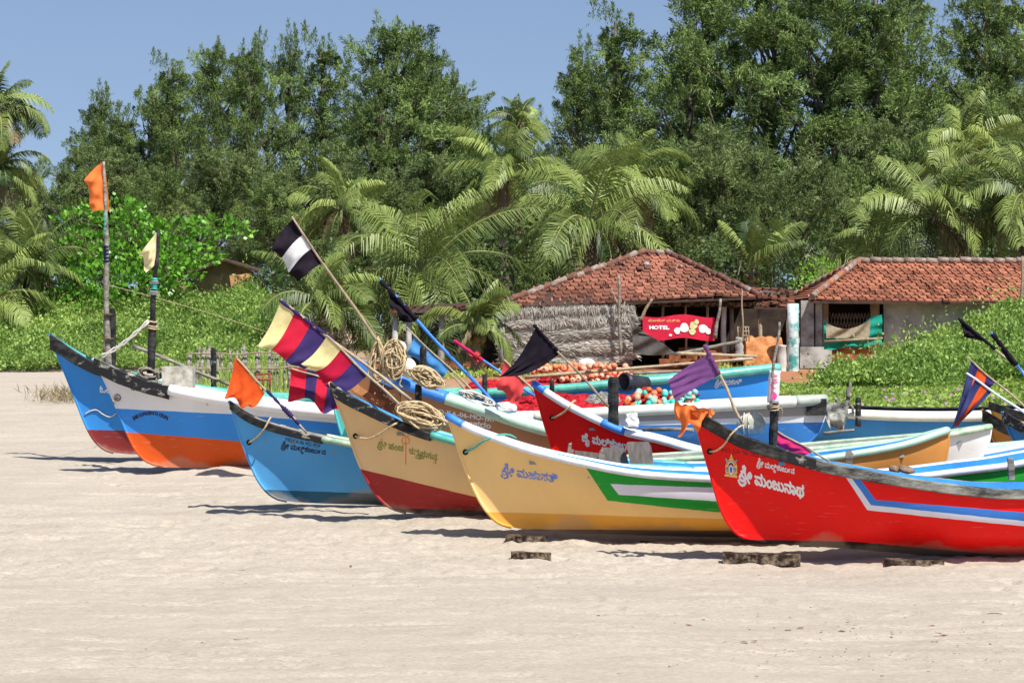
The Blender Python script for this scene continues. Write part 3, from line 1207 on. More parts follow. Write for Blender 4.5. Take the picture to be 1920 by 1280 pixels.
letter(B5, ['SRI', ' ಮಹಾಸತಿ'], 940, 889, 1046, 904, 15, mat('faded_blue_paint', (.13, .24, .70), .5), 1, .42)
B5.bowrope([(873, 847), (890, 838), (910, 824), (935, 815), (955, 815), (968, 822)], .013, 'ropeteal', .08)

TAN = (.77, .52, .25)
B4 = Boat('tan boat with a dark red bottom, chipped black bow rail and an orange painted trident', 35.6,
          [(618, 716), (632, 750), (652, 805), (672, 862), (695, 910), (718, 940), (748, 957), (790, 963)],
          [(618, 714), (650, 736), (700, 763), (760, 793), (800, 809), (850, 824), (950, 847), (1100, 868), (1230, 874), (1330, 878), (1450, 868), (1600, 848), (1700, 829), (1778, 803)],
          [(790, 963), (900, 969), (1100, 974), (1400, 972), (1600, 955), (1690, 930)],
          [(1778, 803), (1776, 840), (1765, 880), (1735, 915), (1690, 930)],
          TAN,
          [((.36, .035, .03), [(1200, 1005, 672, 884)]),
           ((.62, .27, .07), [(1500, 800, 1500, 900)]),
           ((.80, .80, .80), [(1500, 872, 1790, 817), (1500, 800, 1500, 900)]),
           ((.10, .38, .70), [(1500, 865, 1790, 811), (1500, 800, 1500, 900)]),
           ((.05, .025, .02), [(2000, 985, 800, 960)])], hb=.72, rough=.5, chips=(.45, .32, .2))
B4.rail('board', [(619, 740, 'blackchip'), (740, 808, 'blackwood')], h=[(619, .17), (808, .10)])
B4.rail('tube', [(808, 1300, 'tubeteal'), (1300, 1778, 'tubepale')], r=.045, up=-.02, name='pipe_edge')
B4.thwarts([760, 900, 1560, 1680], 'ingrey')
letter(B4, ['SRI', ' ಪಂಚ'], 708, 837, 757, 846, 11, mat('faded_olive_paint', (.24, .26, .05), .6), 1, .30)
letter(B4, ['ಕನ', ('ಯ', -.5, -.42, .5), 'ಪ', ('arc',), 'ಸನ', ('ನ', -.5, -.42, .5)], 767, 849, 820, 863, 11, M['faded_olive_paint'] if 'faded_olive_paint' in M else bpy.data.materials['faded_olive_paint'], 1, .30)


def stroke(pts, w_):
    """polyline of photo points -> list of quads"""
    r_ = []
    for (a, b_), (c, d) in zip(pts[:-1], pts[1:]):
        l = math.hypot(c - a, d - b_) or 1
        nx_, ny_ = -(d - b_) / l * w_ / 2, (c - a) / l * w_ / 2
        r_.append([(a + nx_, b_ + ny_), (c + nx_, d + ny_), (c - nx_, d - ny_), (a - nx_, b_ - ny_)])
    return r_


M['paintorange'] = mat('orange_paint', (.72, .22, .03), .6, .15, 20)
tri = stroke([(761, 816), (761, 832), (761, 850), (761, 870)], 1.7)
tri += stroke([(753, 815.5), (756, 815.5), (757, 819), (754, 824), (753.5, 828), (756.5, 831), (761, 831.5), (765.5, 831), (768, 828), (767.5, 823), (764.5, 820), (764, 818), (766, 816)], 1.6)
B4.decal('trident_mark', tri, M['paintorange'])
B4.bowrope([(667, 817), (678, 820), (692, 821), (708, 815), (728, 802), (745, 792), (758, 789)], .013, 'rope', .14)

LBL = (.10, .39, .76)
B3 = Boat('plain light blue boat with two lines of black lettering under its bow rail', 37.4,
          [(430, 751), (437, 770), (450, 815), (466, 858), (482, 895), (500, 920), (522, 935), (555, 941)],
          [(430, 749), (450, 767), (480, 784), (530, 801), (605, 820), (650, 829), (700, 838), (850, 856), (1100, 866), (1400, 850), (1600, 832), (1760, 815), (1858, 797)],
          [(555, 941), (640, 945), (800, 948), (1300, 948), (1600, 930), (1760, 905)],
          [(1858, 797), (1850, 835), (1820, 880), (1760, 905)],
          LBL,
          [((.80, .80, .80), [(1700, 700, 1700, 950)]),
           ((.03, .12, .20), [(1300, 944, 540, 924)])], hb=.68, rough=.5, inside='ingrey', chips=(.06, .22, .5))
B3.rail('board', [(431, 520, 'blackwood'), (520, 604, 'blackchip')], h=[(431, .11), (604, .085)])
B3.rail('tube', [(604, 1858, 'tubegreen')], r=.04, up=-.018, name='pipe_edge')
B3.thwarts([560, 640, 1790], 'ingrey')
M['textblack'] = mat('black_lettering', (.012, .02, .06), .5, .1, 20)
letter(B3, ['IND-KA-06 MO-1929'], 535, 826, 600, 840, 7.6, 'textblack', 0)
letter(B3, ['SRI', ' ಮಲಿ', ('ಲ', -.62, -.42, .6), 'ಕಾಜು', ('೯', 0, .05, .7), ('pen', .55), 'ನ'], 527, 839, 611, 852, 9, 'textblack', 1)
B3.bowrope([(467, 829), (478, 823), (490, 812), (499, 800), (505, 787), (508, 782)], .011, 'rope', .09)

B6 = Boat('red boat with a white and blue pipe edge, seen behind the yellow boat', 39.2,
          [(1000, 716), (1008, 745), (1022, 795), (1038, 845), (1055, 890), (1080, 925), (1110, 940)],
          [(1000, 716), (1060, 755), (1130, 790), (1175, 808), (1240, 823), (1305, 842), (1400, 866), (1520, 884), (1620, 888), (1715, 882), (1820, 866), (1920, 849), (2100, 810), (2250, 740)],
          [(1110, 940), (1300, 950), (1700, 955), (2140, 920)],
          [(2250, 740), (2235, 800), (2200, 870), (2140, 920)],
          (.88, .010, .010),
          [((.02, .34, .05), [(1600, 700, 1600, 950)])], hb=.72, rough=.34)
B6.rail('tube', [(1000, 1022, 'tubeblue'), (1022, 1128, 'tubewhite'), (1128, 1172, 'tubeblue'), (1172, 2240, 'tubewhite')], r=.052, up=-.02)
B6.thwarts([1120, 1260, 1700, 1850], 'ingrey')
B6.post(1150, 706, 800, 20, 'blackwood', -.05)
letter(B6, ['ಜೈ ಮಲಿಕಾಜು೯ನ'], 1091, 826, 1196, 848, 14, 'white', 2)
letter(B6, ['ಚನ್ನಯ'], 1901, 896, 1960, 902, 9, 'white', 1)
B6.bowrope([(1035, 783), (1046, 779), (1058, 772), (1068, 762), (1074, 753), (1079, 751)], .013, 'rope', .07)

BRN = (.46, .23, .11)
B4b = Boat('brown boat with a painted face on its side and a ribbed pale green pipe edge', 41.2,
           [(607, 632), (612, 680), (622, 740), (634, 790), (650, 840), (668, 882), (700, 902)],
           [(607, 630), (640, 650), (690, 684), (740, 708), (790, 726), (840, 743), (920, 769), (1020, 800), (1200, 838), (1350, 848), (1500, 850), (1620, 851), (1740, 848), (1920, 838), (2100, 812), (2250, 770)],
           [(700, 902), (900, 915), (1500, 920), (2000, 915), (2180, 890)],
           [(2250, 770), (2245, 810), (2225, 860), (2180, 890)],
           BRN,
           [((.10, .50, .48), [(684, 890, 640, 700)]),
            ((.62, .24, .07), [(1400, 700, 1400, 990)])], hb=.72, rough=.5)
B4b.rail('board', [(608, 740, 'tubeblue')], h=.16)
B4b.rail('tube', [(740, 836, 'tubeblue')], r=.08, up=-.04, name='blue_pipe')
B4b.rail('tube', [(836, 2250, 'tubepale')], r=.076, up=-.045, rib=.07, name='ribbed_pipe')
B4b.thwarts([900, 1000, 1100], 'ingrey')
B4b.post(784.5, 720, 820, 13.5, 'blackchip', -.85)
B4b.post(793.5, 649, 712, 13, 'blackchip', .2)
letter(B4b, ['IND-KA-06-MO-19//'], 809, 772.5, 928, 791, 8.5, 'white', 1)
letter(B4b, ['೧೦ಕೃಸರೋಹರಂ'], 806, 789, 921, 803, 10, 'white', 1, squeeze=1)
# painted portrait: face, hair with gold flecks, eyes
M['facepaint'] = mat('painted_skin', (.66, .30, .12), .5, .15, 8)
M['hairpaint'] = mat('painted_hair', (.13, .035, .015), .5, .35, 10)
fp = [([(652, 722), (672, 707), (694, 700), (694, 718), (690, 735), (678, 742), (664, 735)], 'facepaint'),
      ([(694, 700), (740, 716), (760, 738), (752, 775), (738, 790), (715, 775), (690, 752), (680, 742), (691, 733), (695, 715)], 'hairpaint'),
      ([(752, 740), (768, 742), (775, 760), (765, 772), (752, 765)], 'facepaint'),
      (ell(671, 714, 5, 2.2), 'hairpaint'), (ell(671, 714.4, 3.6, 1.3), 'goldl'), (ell(671, 714.2, 1.3, 1.3), 'hairpaint'),
      (ell(688, 707, 4, 1.8), 'hairpaint'), (ell(688, 707.3, 2.6, 1.0), 'goldl')]
for i in range(34):
    a, b_ = random.uniform(697, 748), random.uniform(722, 776)
    if b_ > 700 + (a - 650) * .25 + 5 and b_ < 735 + (a - 680) * .75:
        dx, dy = random.uniform(-1, 1.5), random.uniform(1.6, 3.2)
        fp.append(([(a, b_), (a + 1.1, b_ + .3), (a + 1.1 + dx, b_ + dy), (a + dx, b_ + dy)], 'goldl'))
poly_decal(B4b, 'painted_portrait', fp)

B2 = Boat('white, blue and orange striped boat with a white pipe edge and a tall black post', 43.3,
          [(175, 671), (186, 690), (203, 725), (220, 765), (238, 810), (256, 845), (280, 867), (320, 876)],
          [(175, 669), (215, 690), (265, 709), (318, 724), (360, 733), (420, 743), (480, 751), (600, 765), (800, 778), (1000, 774), (1180, 764), (1300, 758), (1430, 750), (1548, 743)],
          [(320, 876), (480, 879), (800, 885), (1200, 885), (1430, 860)],
          [(1548, 743), (1546, 775), (1530, 815), (1490, 845), (1430, 860)],
          (.80, .80, .80),
          [((.045, .28, .78), [(1400, 815, 440, 777), (440, 777, 217, 759)]),
           ((.70, .10, .015), [(800, 854, 470, 830), (470, 830, 245, 814)]),
           ((.42, .36, .31), [(1180, 790, 1600, 779), (1180, 700, 1180, 990)]),
           ((.05, .22, .60), [(1640, 793, 1180, 797), (1180, 700, 1180, 990)])], hb=.72, inside='ingrey', rough=.4)
B2.rail('board', [(176, 317, 'blackchip')], h=[(176, .22), (318, .20)])
B2.rail('tube', [(318, 1000, 'white'), (1000, 1490, 'tubecream'), (1490, 1548, 'tubegrey')], r=.085, up=-.05, name='pipe_edge')
B2.thwarts([400, 520, 1300, 1450], 'ingrey')
B2.post(283, 600, 700, 15, 'blackwood', -.1, lean=3)
letter(B2, ['IND-KA-06-MO-212'], 246, 731, 284, 736.5, 4.6, 'textblack', 1)
letter(B2, ['SHRI KUMADEVATA KRUPA'], 251, 788, 314, 788, 6.5, 'textblack', 2, arc=11)
B2.post(909, 702, 750, 10, 'blackwood', .1)
B2.post(1035, 712, 750, 9, 'blackwood', .2)
mb = MB()
q0, q1 = P(1512, 778, 43.2), P(1549, 747, 43.2)
mb.box(((q0.x + q1.x) / 2, 43.3, (q0.z + q1.z) / 2), (q1.x - q0.x, .34, q1.z - q0.z))
mb.build('stern_block', M['blackwood'], B2.root)
bp_ = MB()
for k, (a, b_) in enumerate([((278, 600), (188, 668)), ((279, 603), (190, 671))]):
    A_, B_ = P(*a, 43.1), P(*b_, 43.25)
    bp_.tube([A_ + (B_ - A_) * (i / 14) + Vector((0, 0, -.05 * math.sin(PI * i / 14))) + Vector((0, 0, .012 * math.sin(i * 2 + k * PI))) for i in range(15)], .016, 6)
bp_.build('stay_rope', M['ropewhite'], B2.root)
bp_ = MB()
for yy in (603, 612, 616):
    c_ = P(285, yy, 43.2)
    bp_.tube([c_ + Vector((math.cos(a) * .075, math.sin(a) * .075, .01 * math.sin(a * 2))) for a in np.linspace(0, 2 * PI, 16)], .012, 6)
bp_.build('lashing', M['rope'], B2.root)
h0 = B2.hit(221, 745, .01)
mb = MB()
mb.tube([h0 + Vector((math.cos(a) * .045, -.01, math.sin(a) * .045)) for a in np.linspace(0, 2 * PI, 16)], .012, 6)
mb.tube([h0 + Vector((0, -.01, 0)), h0 + Vector((-.06, -.03, -.06)), P(214, 757, 43.2)], .016, 6)
mb.build('bow_ring', M['wood'], B2.root)

B1 = Boat('blue boat with a dark red bottom at the far left, loaded with nets', 45.4,
          [(93, 626), (104, 655), (122, 698), (142, 748), (162, 798), (180, 828), (204, 846), (240, 851)],
          [(93, 624), (115, 640), (145, 661), (180, 681), (230, 699), (330, 722), (450, 738), (600, 744), (857, 734), (1040, 724), (1150, 714), (1315, 700), (1460, 684)],
          [(240, 851), (400, 856), (800, 858), (1200, 840), (1350, 810)],
          [(1460, 684), (1456, 720), (1440, 765), (1405, 795), (1350, 810)],
          (.045, .29, .76),
          [((.24, .035, .035), [(400, 813, 163, 808)]),
           ((.03, .12, .38), [(1700, 748, 1200, 748), (1200, 700, 1200, 990)])], hb=.72, rough=.42, inside='inteal')
B1.rail('board', [(94, 146, 'blackwood'), (146, 235, 'blackchip')], h=[(94, .25), (235, .14)])
B1.rail('tube', [(235, 1460, 'tubeteal')], r=.075, up=-.045, name='pipe_edge')
B1.thwarts([260, 400], 'inteal')
B1.post(211, 578, 690, 13, 'blackwood')
B1.post(400.5, 652, 725, 11, 'blackchip')
letter(B1, ['SRI', 'ಭದಕಾಳಿ'], 1340, 723, 1391, 719, 9, 'white', 1)
letter(B1, ['ಓಂ'], 187, 735, 208, 736, 11, 'white', 1)
letter(B1, ['IND-KA-06'], 159, 690, 182, 693, 4, mat('faded_red_paint', (.6, .05, .05), .5), 1, .2)
mb = MB()
pts_ = [B1.hit(x, y, .012) for x, y in ((150, 780), (160, 776), (170, 770), (182, 768), (192, 775), (204, 781), (212, 779), (219, 773))]
mb.tube([Vector(q) for q in arcinterp([tuple(p) for p in pts_ if p is not None], 24)], .010, 6)
mb.build('side_rope', M['ropewhite'], B1.root)

# boats further back at the right
B8 = Boat('blue boat with a cream pipe edge drawn up on the creeper at the right', 47.6,
          [(1352, 742), (1362, 775), (1378, 805), (1410, 830)],
          [(1352, 740), (1450, 758), (1540, 768), (1640, 775), (1760, 778), (1880, 776), (2050, 765), (2250, 725)],
          [(1410, 830), (1600, 842), (1900, 842), (2150, 820)],
          [(2250, 725), (2235, 760), (2210, 795), (2150, 820)],
          (.06, .28, .62), [], hb=.74, inside='inblue', rough=.5)
B8.rail('tube', [(1352, 2250, 'tubecream')], r=.07, up=-.04)
B8.rail('board', [(1352, 2250, 'blackwood')], h=.08, sides=(1,), up=.09, name='far_rail')
B8.thwarts([1560, 1700], 'inblue')
B8.post(1609, 745, 800, 11, 'blackchip', -.9)
B10 = Boat('orange boat with a black bow rail, its bow at the right edge', 44.6,
           [(1842, 767), (1850, 788), (1858, 808), (1868, 832), (1890, 846)],
           [(1842, 765), (1870, 783), (1900, 797), (1960, 815), (2100, 830), (2350, 760)],
           [(1890, 846), (2000, 850), (2250, 840)],
           [(2350, 760), (2330, 800), (2250, 840)],
           (.62, .27, .06), [], hb=.6, rough=.5)
B10.rail('board', [(1843, 2345, 'blackwood')], h=[(1843, .20), (2345, .10)])
B11 = Boat('blue boat with a black bow rail at the right edge, beside the orange bow', 43.0,
           [(1879, 771), (1887, 792), (1896, 815), (1910, 836), (1935, 850)],
           [(1879, 769), (1905, 784), (1940, 800), (2000, 818), (2130, 832), (2400, 760)],
           [(1935, 850), (2050, 856), (2300, 845)],
           [(2400, 760), (2380, 800), (2300, 845)],
           (.05, .27, .66), [], hb=.6, rough=.5)
B11.rail('board', [(1880, 2395, 'blackchip')], h=[(1880, .18), (2395, .10)])
B9 = Boat('yellow ochre boat with a black rail, hindmost of the bows at the right edge', 46.4,
          [(1853, 752), (1862, 775), (1872, 800), (1886, 822), (1910, 838)],
          [(1853, 751), (1890, 764), (1940, 778), (2000, 790), (2130, 800), (2400, 750)],
          [(1910, 838), (2050, 846), (2300, 835)],
          [(2400, 750), (2380, 790), (2300, 835)],
          (.66, .36, .08), [], hb=.6, rough=.5)
B9.rail('board', [(1854, 2395, 'blackwood')], h=[(1854, .14), (2395, .10)])
M['netgrey'] = mat('grey_netting', (.22, .22, .20), .9, .3, 16, .9, .1, (.42, .42, .38), bscale=60)


# ------------------------------------------------------------ flags, poles and gear
def pole_mesh(a, b, r0, r1, bend=0.0, n=14, knots=True, seed=0):
    d = b - a
    pts = []
    rs = []
    for i in range(n + 1):
        t = i / n
        p = a + d * t
        p = p + Vector((0, 0, 1)) * bend * math.sin(PI * t) + Vector((1, 0, 0)) * .012 * math.sin(t * 9 + seed)
        pts.append(p)
        k = 1 + (.16 if knots and i % 3 == 0 else 0)
        rs.append((r0 + (r1 - r0) * t) * k)
    return pts, rs


def cloth_part(root, Y, pt, pb, fb, ft, bands, axis='v', amp=.06, waves=2.2, seed=0, sag=0.0, nm='flag_cloth', edge=0.0, yo=0.0):
    """pt, pb: cloth corners at the pole (outer end, lower end); ft, fb the matching free corners, all photo px"""
    nu, nv = 26, 26
    rows = []
    for j in range(nv + 1):
        v = j / nv
        row = []
        for i in range(nu + 1):
            u = i / nu
            x = (pt[0] * (1 - v) + pb[0] * v) * (1 - u) + (ft[0] * (1 - v) + fb[0] * v) * u
            y = (pt[1] * (1 - v) + pb[1] * v) * (1 - u) + (ft[1] * (1 - v) + fb[1] * v) * u
            y += sag * math.sin(PI * u) * F / Y
            # uneven hem
            if edge:
                x += edge * u * u * float(vnoise(v * 3.1 + seed, 1.3, 5)) * 2
                y += edge * u * u * float(vnoise(v * 3.1 + seed, 7.3, 6)) * 2
            wv = u ** .8 * amp * (math.sin(u * waves * 2 * PI * .5 + v * 2.3 + seed) + .5 * math.sin(v * 7 + u * 5 + seed * 2) + .28 * math.sin(v * 15 - u * 6 + seed) + .5 * float(vnoise(u * 4 + seed, v * 5, 3))) + .012 * math.sin(v * 21 + u * 9 + seed) * u
            p = P(x, y, Y)
            p = p + Vector((0, wv + yo * u, .18 * wv))
            row.append(p)
        rows.append(row)
    keys = []
    for _, k in bands:
        if k not in keys:
            keys.append(k)

    def mif(j, i):
        t = (j + .5) / nv if axis == 'v' else (i + .5) / nu
        for f, k in bands:
            if t <= f:
                return keys.index(k)
        return keys.index(bands[-1][1])
    mb = MB()
    mb.grid(rows, sm=True, mif=mif)
    return mb.build(nm, [M[k] for k in keys], root)


def flag(label, Y, pole, cloths, r=(.018, .012), pm='bamboo', wraps=(), bend=0.0, group=None, name='flag_pole', cat='flag'):
    """pole: ((x,y) foot, (x,y) tip); the foot stands in or on its boat"""
    (fx, fy), (tx, ty) = pole[0], pole[1]
    a = P(fx, fy, Y)
    b = P(tx, ty, Y)
    root = empty('flag_on_pole', a, label, cat, group)
    mb = MB()
    pts, rs = pole_mesh(a, b, r[0], r[1], bend, seed=fx)
    mb.tube(pts, rs, 8)
    mb.build('pole', M[pm], root)
    for (t0, t1, rr, k) in wraps:
        wb = MB()
        n = 14
        wb.tube([a + (b - a) * (t0 + (t1 - t0) * i / n) + Vector((0, 0, bend * math.sin(PI * (t0 + (t1 - t0) * i / n)))) for i in range(n + 1)],
                [rr * (1 + .25 * math.sin(i * 2.1)) for i in range(n + 1)], 8)
        wb.build('wrapping', M[k], root)
    for c in cloths:
        cloth_part(root, Y, **c)
    return root


flag('large orange flag on a tall grey pole standing in the leftmost blue boat', 45.1, ((203, 705), (196, 303)),
     [dict(pt=(196, 302), pb=(206, 396), fb=(172, 399), ft=(161, 334), bands=[(1, 'corange')], amp=.07, waves=1.6, edge=7, sag=-.03)],
     r=(.055, .02), pm='weathered', wraps=[(.66, .76, .030, 'tubeteal'), (.53, .61, .042, 'cnavy'), (.285, .292, .09, 'rope'), (.17, .178, .09, 'rope')])
flag('small pale yellow pennant on a black pole above the striped boat', 43.2, ((284, 605), (298, 430)),
     [dict(pt=(298, 430), pb=(293, 493), fb=(275, 514), ft=(262, 476), bands=[(1, 'cpale')], amp=.05, edge=8)],
     r=(.045, .02), pm='blackwood', wraps=[(.36, .48, .045, 'teal'), (.30, .34, .07, 'ropewhite'), (.42, .45, .06, 'ropewhite')])
flag('orange flag on a violet wrapped stick at the bow of the light blue boat', 37.3, ((577, 812), (443, 672)),
     [dict(pt=(441, 668), pb=(496, 737), fb=(470, 765), ft=(424, 742), bands=[(1, 'credorange')], amp=.06, waves=1.4, edge=9, sag=.05)],
     r=(.014, .012), wraps=[(.12, .58, .020, 'cpurple'), (.22, .34, .033, 'cpurple')])
flag('big flag in yellow, red and violet bands, the uppermost on its long pole', 36.0, ((772, 750), (524, 562)),
     [dict(pt=(527, 563), pb=(627, 634), fb=(571, 694), ft=(486, 644), bands=[(.28, 'cyellow'), (.58, 'cred'), (1, 'cpurple')], amp=.05, waves=1.5, edge=5, sag=.05)],
     r=(.022, .016), wraps=[(.58, 1, .022, 'cpurple')])
fl5 = flag('second flag in yellow, red and violet bands, hanging over the tan bow', 35.72, ((754, 764), (611, 628)),
           [dict(pt=(613, 630), pb=(688, 703), fb=(632, 738), ft=(567, 678), bands=[(.34, 'cyellow'), (.66, 'ccrimson'), (1, 'cpurple')], amp=.06, waves=1.6, edge=6, sag=.05)],
           r=(.018, .013))
flag('drooping cloth in red and violet strips below the two banded flags', 36.45, ((632, 716), (545, 690)),
     [dict(pt=(545, 688), pb=(655, 706), fb=(640, 774), ft=(543, 750), bands=[(.26, 'cred'), (.46, 'cpurple'), (.66, 'cred'), (.88, 'cpurple'), (1, 'cred')], amp=.09, waves=2.2, edge=14, sag=.05)],
     r=(.012, .01))
flag('black and white banded flag on the longest leaning pole', 41.0, ((752, 705), (546, 406)),
     [dict(pt=(549, 411), pb=(609, 492), fb=(559, 531), ft=(511, 462), bands=[(.36, 'cblack'), (.66, 'cwhite'), (1, 'cblack')], amp=.10, waves=1.6, edge=5, sag=-.04)],
     r=(.026, .015), pm='wood')
flag('furled black flag on a bright blue pole', 43.0, ((930, 760), (711, 523)),
     [dict(pt=(729, 548), pb=(786, 601), fb=(757, 607), ft=(733, 577), bands=[(1, 'cblack')], amp=.10, edge=6)],
     r=(.026, .022), pm='tubeblue', wraps=[(.68, .99, .035, 'cblack')])
flag('light blue flag on two thin pale sticks', 43.6, ((903, 748), (761, 613)),
     [dict(pt=(777, 629), pb=(842, 690), fb=(826, 716), ft=(764, 662), bands=[(1, 'cblue')], amp=.04, edge=5)],
     r=(.016, .011))
flag('furled pink flag on a blue pole leaning left of the red boat', 42.9, ((1002, 742), (851, 638)),
     [dict(pt=(872, 655), pb=(900, 675), fb=(893, 682), ft=(880, 664), bands=[(1, 'cpink')], amp=.03)],
     r=(.022, .014), pm='tubeblue', wraps=[(.64, 1, .026, 'cmagenta'), (.70, .75, .06, 'cpink')])
flag('plain pinkish red flag on a tan stick behind the red bow', 40.2, ((1005, 738), (944, 674)),
     [dict(pt=(945, 674), pb=(985, 715), fb=(970, 763), ft=(933, 728), bands=[(1, 'cpink')], amp=.04, edge=6, sag=.03)],
     r=(.016, .012))
flag('shiny black pennant on a brown stick over the red bow', 38.9, ((1142, 762), (1000, 608)),
     [dict(pt=(1004, 615), pb=(1053, 661), fb=(940, 704), ft=(934, 707), bands=[(1, 'cblack')], amp=.05, waves=1.2, sag=.10)],
     r=(.018, .012), pm='wood', wraps=[(.68, 1, .022, 'cblack')])
M['cmesh'] = cloth('purple_mesh_cloth', (.24, .09, .26), .2, .5)
flag('purple netting flag on a pale bamboo stick at the bright red bow', 31.6, ((1392, 792), (1321, 646)),
     [dict(pt=(1327, 664), pb=(1350, 703), fb=(1266, 750), ft=(1252, 713), bands=[(1, 'cmesh')], amp=.03, waves=1.0, edge=3, sag=-.01)],
     r=(.018, .014), wraps=[(.62, 1, .026, 'cmesh')])
flag('crimson pennant laid on the rail of the bright red boat', 32.0, ((1556, 864), (1450, 804)),
     [dict(pt=(1452, 803), pb=(1524, 848), fb=(1498, 856), ft=(1454, 834), bands=[(1, 'cmagenta')], amp=.02)],
     r=(.012, .010))
flag('black pennant on a white stick, topmost at the right edge', 44.5, ((1935, 712), (1797, 597)),
     [dict(pt=(1801, 601), pb=(1850, 641), fb=(1812, 633), ft=(1808, 632), bands=[(1, 'cblack')], amp=.03)],
     r=(.02, .012), wraps=[(.5, 1, .028, 'cblack')])
flag('furled black flag on a blue stick at the right edge', 44.0, ((1945, 735), (1858, 622)),
     [dict(pt=(1880, 652), pb=(1905, 682), fb=(1896, 684), ft=(1876, 656), bands=[(1, 'cblack')], amp=.02)],
     r=(.02, .016), pm='tubeblue', wraps=[(.45, .97, .04, 'cblack')])
flag('violet and red flag on a tan stick, above its faded twin at the right edge', 43.8, ((1940, 778), (1812, 669)),
     [dict(pt=(1821, 677), pb=(1867, 713), fb=(1856, 730), ft=(1800, 760), bands=[(.22, 'cindigo'), (.66, 'credorange'), (1, 'cpurple')], amp=.05, edge=6),
      dict(pt=(1820, 680), pb=(1834, 690), fb=(1797, 798), ft=(1785, 803), bands=[(.5, 'cindigo'), (1, 'cpurple')], amp=.04, nm='hanging_strip')],
     r=(.018, .014))
flag('faded violet and red flag on a white stick at the right edge', 43.4, ((1935, 784), (1811, 699)),
     [dict(pt=(1828, 712), pb=(1862, 732), fb=(1800, 795), ft=(1787, 803), bands=[(.4, 'cindigo'), (.75, 'credorange'), (1, 'cindigo')], amp=.06, edge=5)],
     r=(.02, .016), pm='tubewhite')
# orange rag over the bow of the nearest boat
t = MB()
rows = []
for j in range(20):
    v = j / 19
    row = []
    for i in range(22):
        u = i / 21
        x = 1268 + 54 * u + 6 * math.sin(v * 3) - (1 - u) * 5 * math.sin(v * 6)
        top = 752 + 5 * abs(math.sin(u * 7)) + 14 * u
        bot = 808 + 12 * math.sin(u * 9 + 1) - 10 * u - (16 if u > .75 else 0)
        y = top + (bot - top) * v
        wv = .05 * math.sin(u * 14 + v * 3) + .035 * math.sin(v * 9 + u * 6)
        row.append(P(x, y, 31.52) + Vector((0, wv - .05, 0)))
    rows.append(row)
t.grid(rows)
rows = [[p + Vector((.10 * (i / 21), .30 - .1 * math.sin(i * .8), .01 * math.sin(i * 1.3) - .004 * j)) for i, p in enumerate(r)] for j, r in enumerate(rows[:10])]
t.grid(rows)
tag(t.build('orange_rag', M['corange']), 'crumpled orange rag tied over the tip of the bright red bow', 'rag')

tag(cloth_part(None, 46.0, (1541, 757), (1590, 752), (1592, 800), (1550, 812), [(1, 'netgrey')], amp=.10, waves=3, edge=12, nm='old_net', seed=4),
    'ragged grey net hanging over the end of the blue boat at the driftwood', 'net') if 'netgrey' in M else None
# ---- rope coils


def coil(label, Y, c, rx, ry, n, mk, tilt=0.0, r=.012, hang=False, seed=1, jit=.16):
    rd = random.Random(seed)
    mb = MB()
    for k in range(n):
        a0 = rd.uniform(0, 2 * PI)
        sx_ = rx * rd.uniform(1 - jit * 2.6, 1 + jit)
        sy_ = ry * rd.uniform(1 - jit * 2.6, 1 + jit)
        ox, oy, oz = rd.uniform(-.12, .12) * rx, rd.uniform(-.10, .10), rd.uniform(-.14, .14) * ry
        pts = []
        for i in range(27):
            a = a0 + 2 * PI * i / 26
            x = math.cos(a) * sx_ + ox + rd.uniform(-.004, .004)
            z = math.sin(a) * sy_ + oz
            if hang:
                x *= .45 + .55 * min(1, max(0, (ry - z) / (1.3 * ry)))
            y = oy + .05 * math.sin(a * 2 + k)
            z += tilt * x
            pts.append(P(c[0], c[1], Y) + Vector((x, y, z)))
        mb.tube(pts, r * rd.uniform(1.0, 1.35), 6, caps=False)
    # loose end and a lashing
    q = P(c[0], c[1], Y)
    e = [q + Vector((rx * .5, -.08, -ry * .6)), q + Vector((rx * .8, -.1, -ry * 1.1)), q + Vector((rx * .6, -.1, -ry * 1.5)), q + Vector((rx * .9, -.1, -ry * 1.7))]
    mb.tube([Vector(v) for v in arcinterp([tuple(v) for v in e], 14)], r, 6)
    return tag(mb.build('rope_coil', M[mk]), label, 'rope coil')


coil('bundle of tan rope hung in long loops from the leaning pole', 40.5, (709, 676), .12, .25, 34, 'rope', hang=True, seed=3, r=.010, jit=.26)
coil('round tan rope coil hanging beside the long bundle', 40.4, (739, 675), .135, .225, 40, 'rope', seed=4, r=.010, jit=.30)
coil('tan rope coil lying on the blue pipe edge of the brown boat', 40.2, (798, 707), .21, .11, 40, 'rope', tilt=-.35, seed=5, r=.011, jit=.32)
coil('tan rope coil heaped in front of the short post of the tan boat', 35.2, (792, 781), .24, .13, 50, 'rope', tilt=-.25, seed=6, r=.010, jit=.34)
coil('tangled brown rope at the foot of the black post in the striped boat', 43.2, (280, 700), .16, .08, 14, 'weathered', tilt=-.15, seed=7, r=.012)
coil('tangled grey rope in the middle of the brown boat', 41.0, (893, 745), .22, .06, 12, 'ropewhite', tilt=-.35, seed=8, r=.011)


# ---- floats, buoys, bucket
def lathe(mb, base, prof, n=16, axis=None, mi=0, sm=True):
    """prof: (radius, height) list along axis from base"""
    ax = (axis or Vector((0, 0, 1))).normalized()
    a = ax.cross(Vector((.3, 1, .1))).normalized()
    b = ax.cross(a)
    o = len(mb.v)
    for r_, h in prof:
        for j in range(n):
            th = 2 * PI * j / n
            mb.v.append(tuple(base + ax * h + (a * math.cos(th) + b * math.sin(th)) * r_))
    for i in range(len(prof) - 1):
        for j in range(n):
            mb.f.append((o + i * n + j, o + i * n + (j + 1) % n, o + (i + 1) * n + (j + 1) % n, o + (i + 1) * n + j))
            mb.mi.append(mi)
            mb.sm.append(sm)


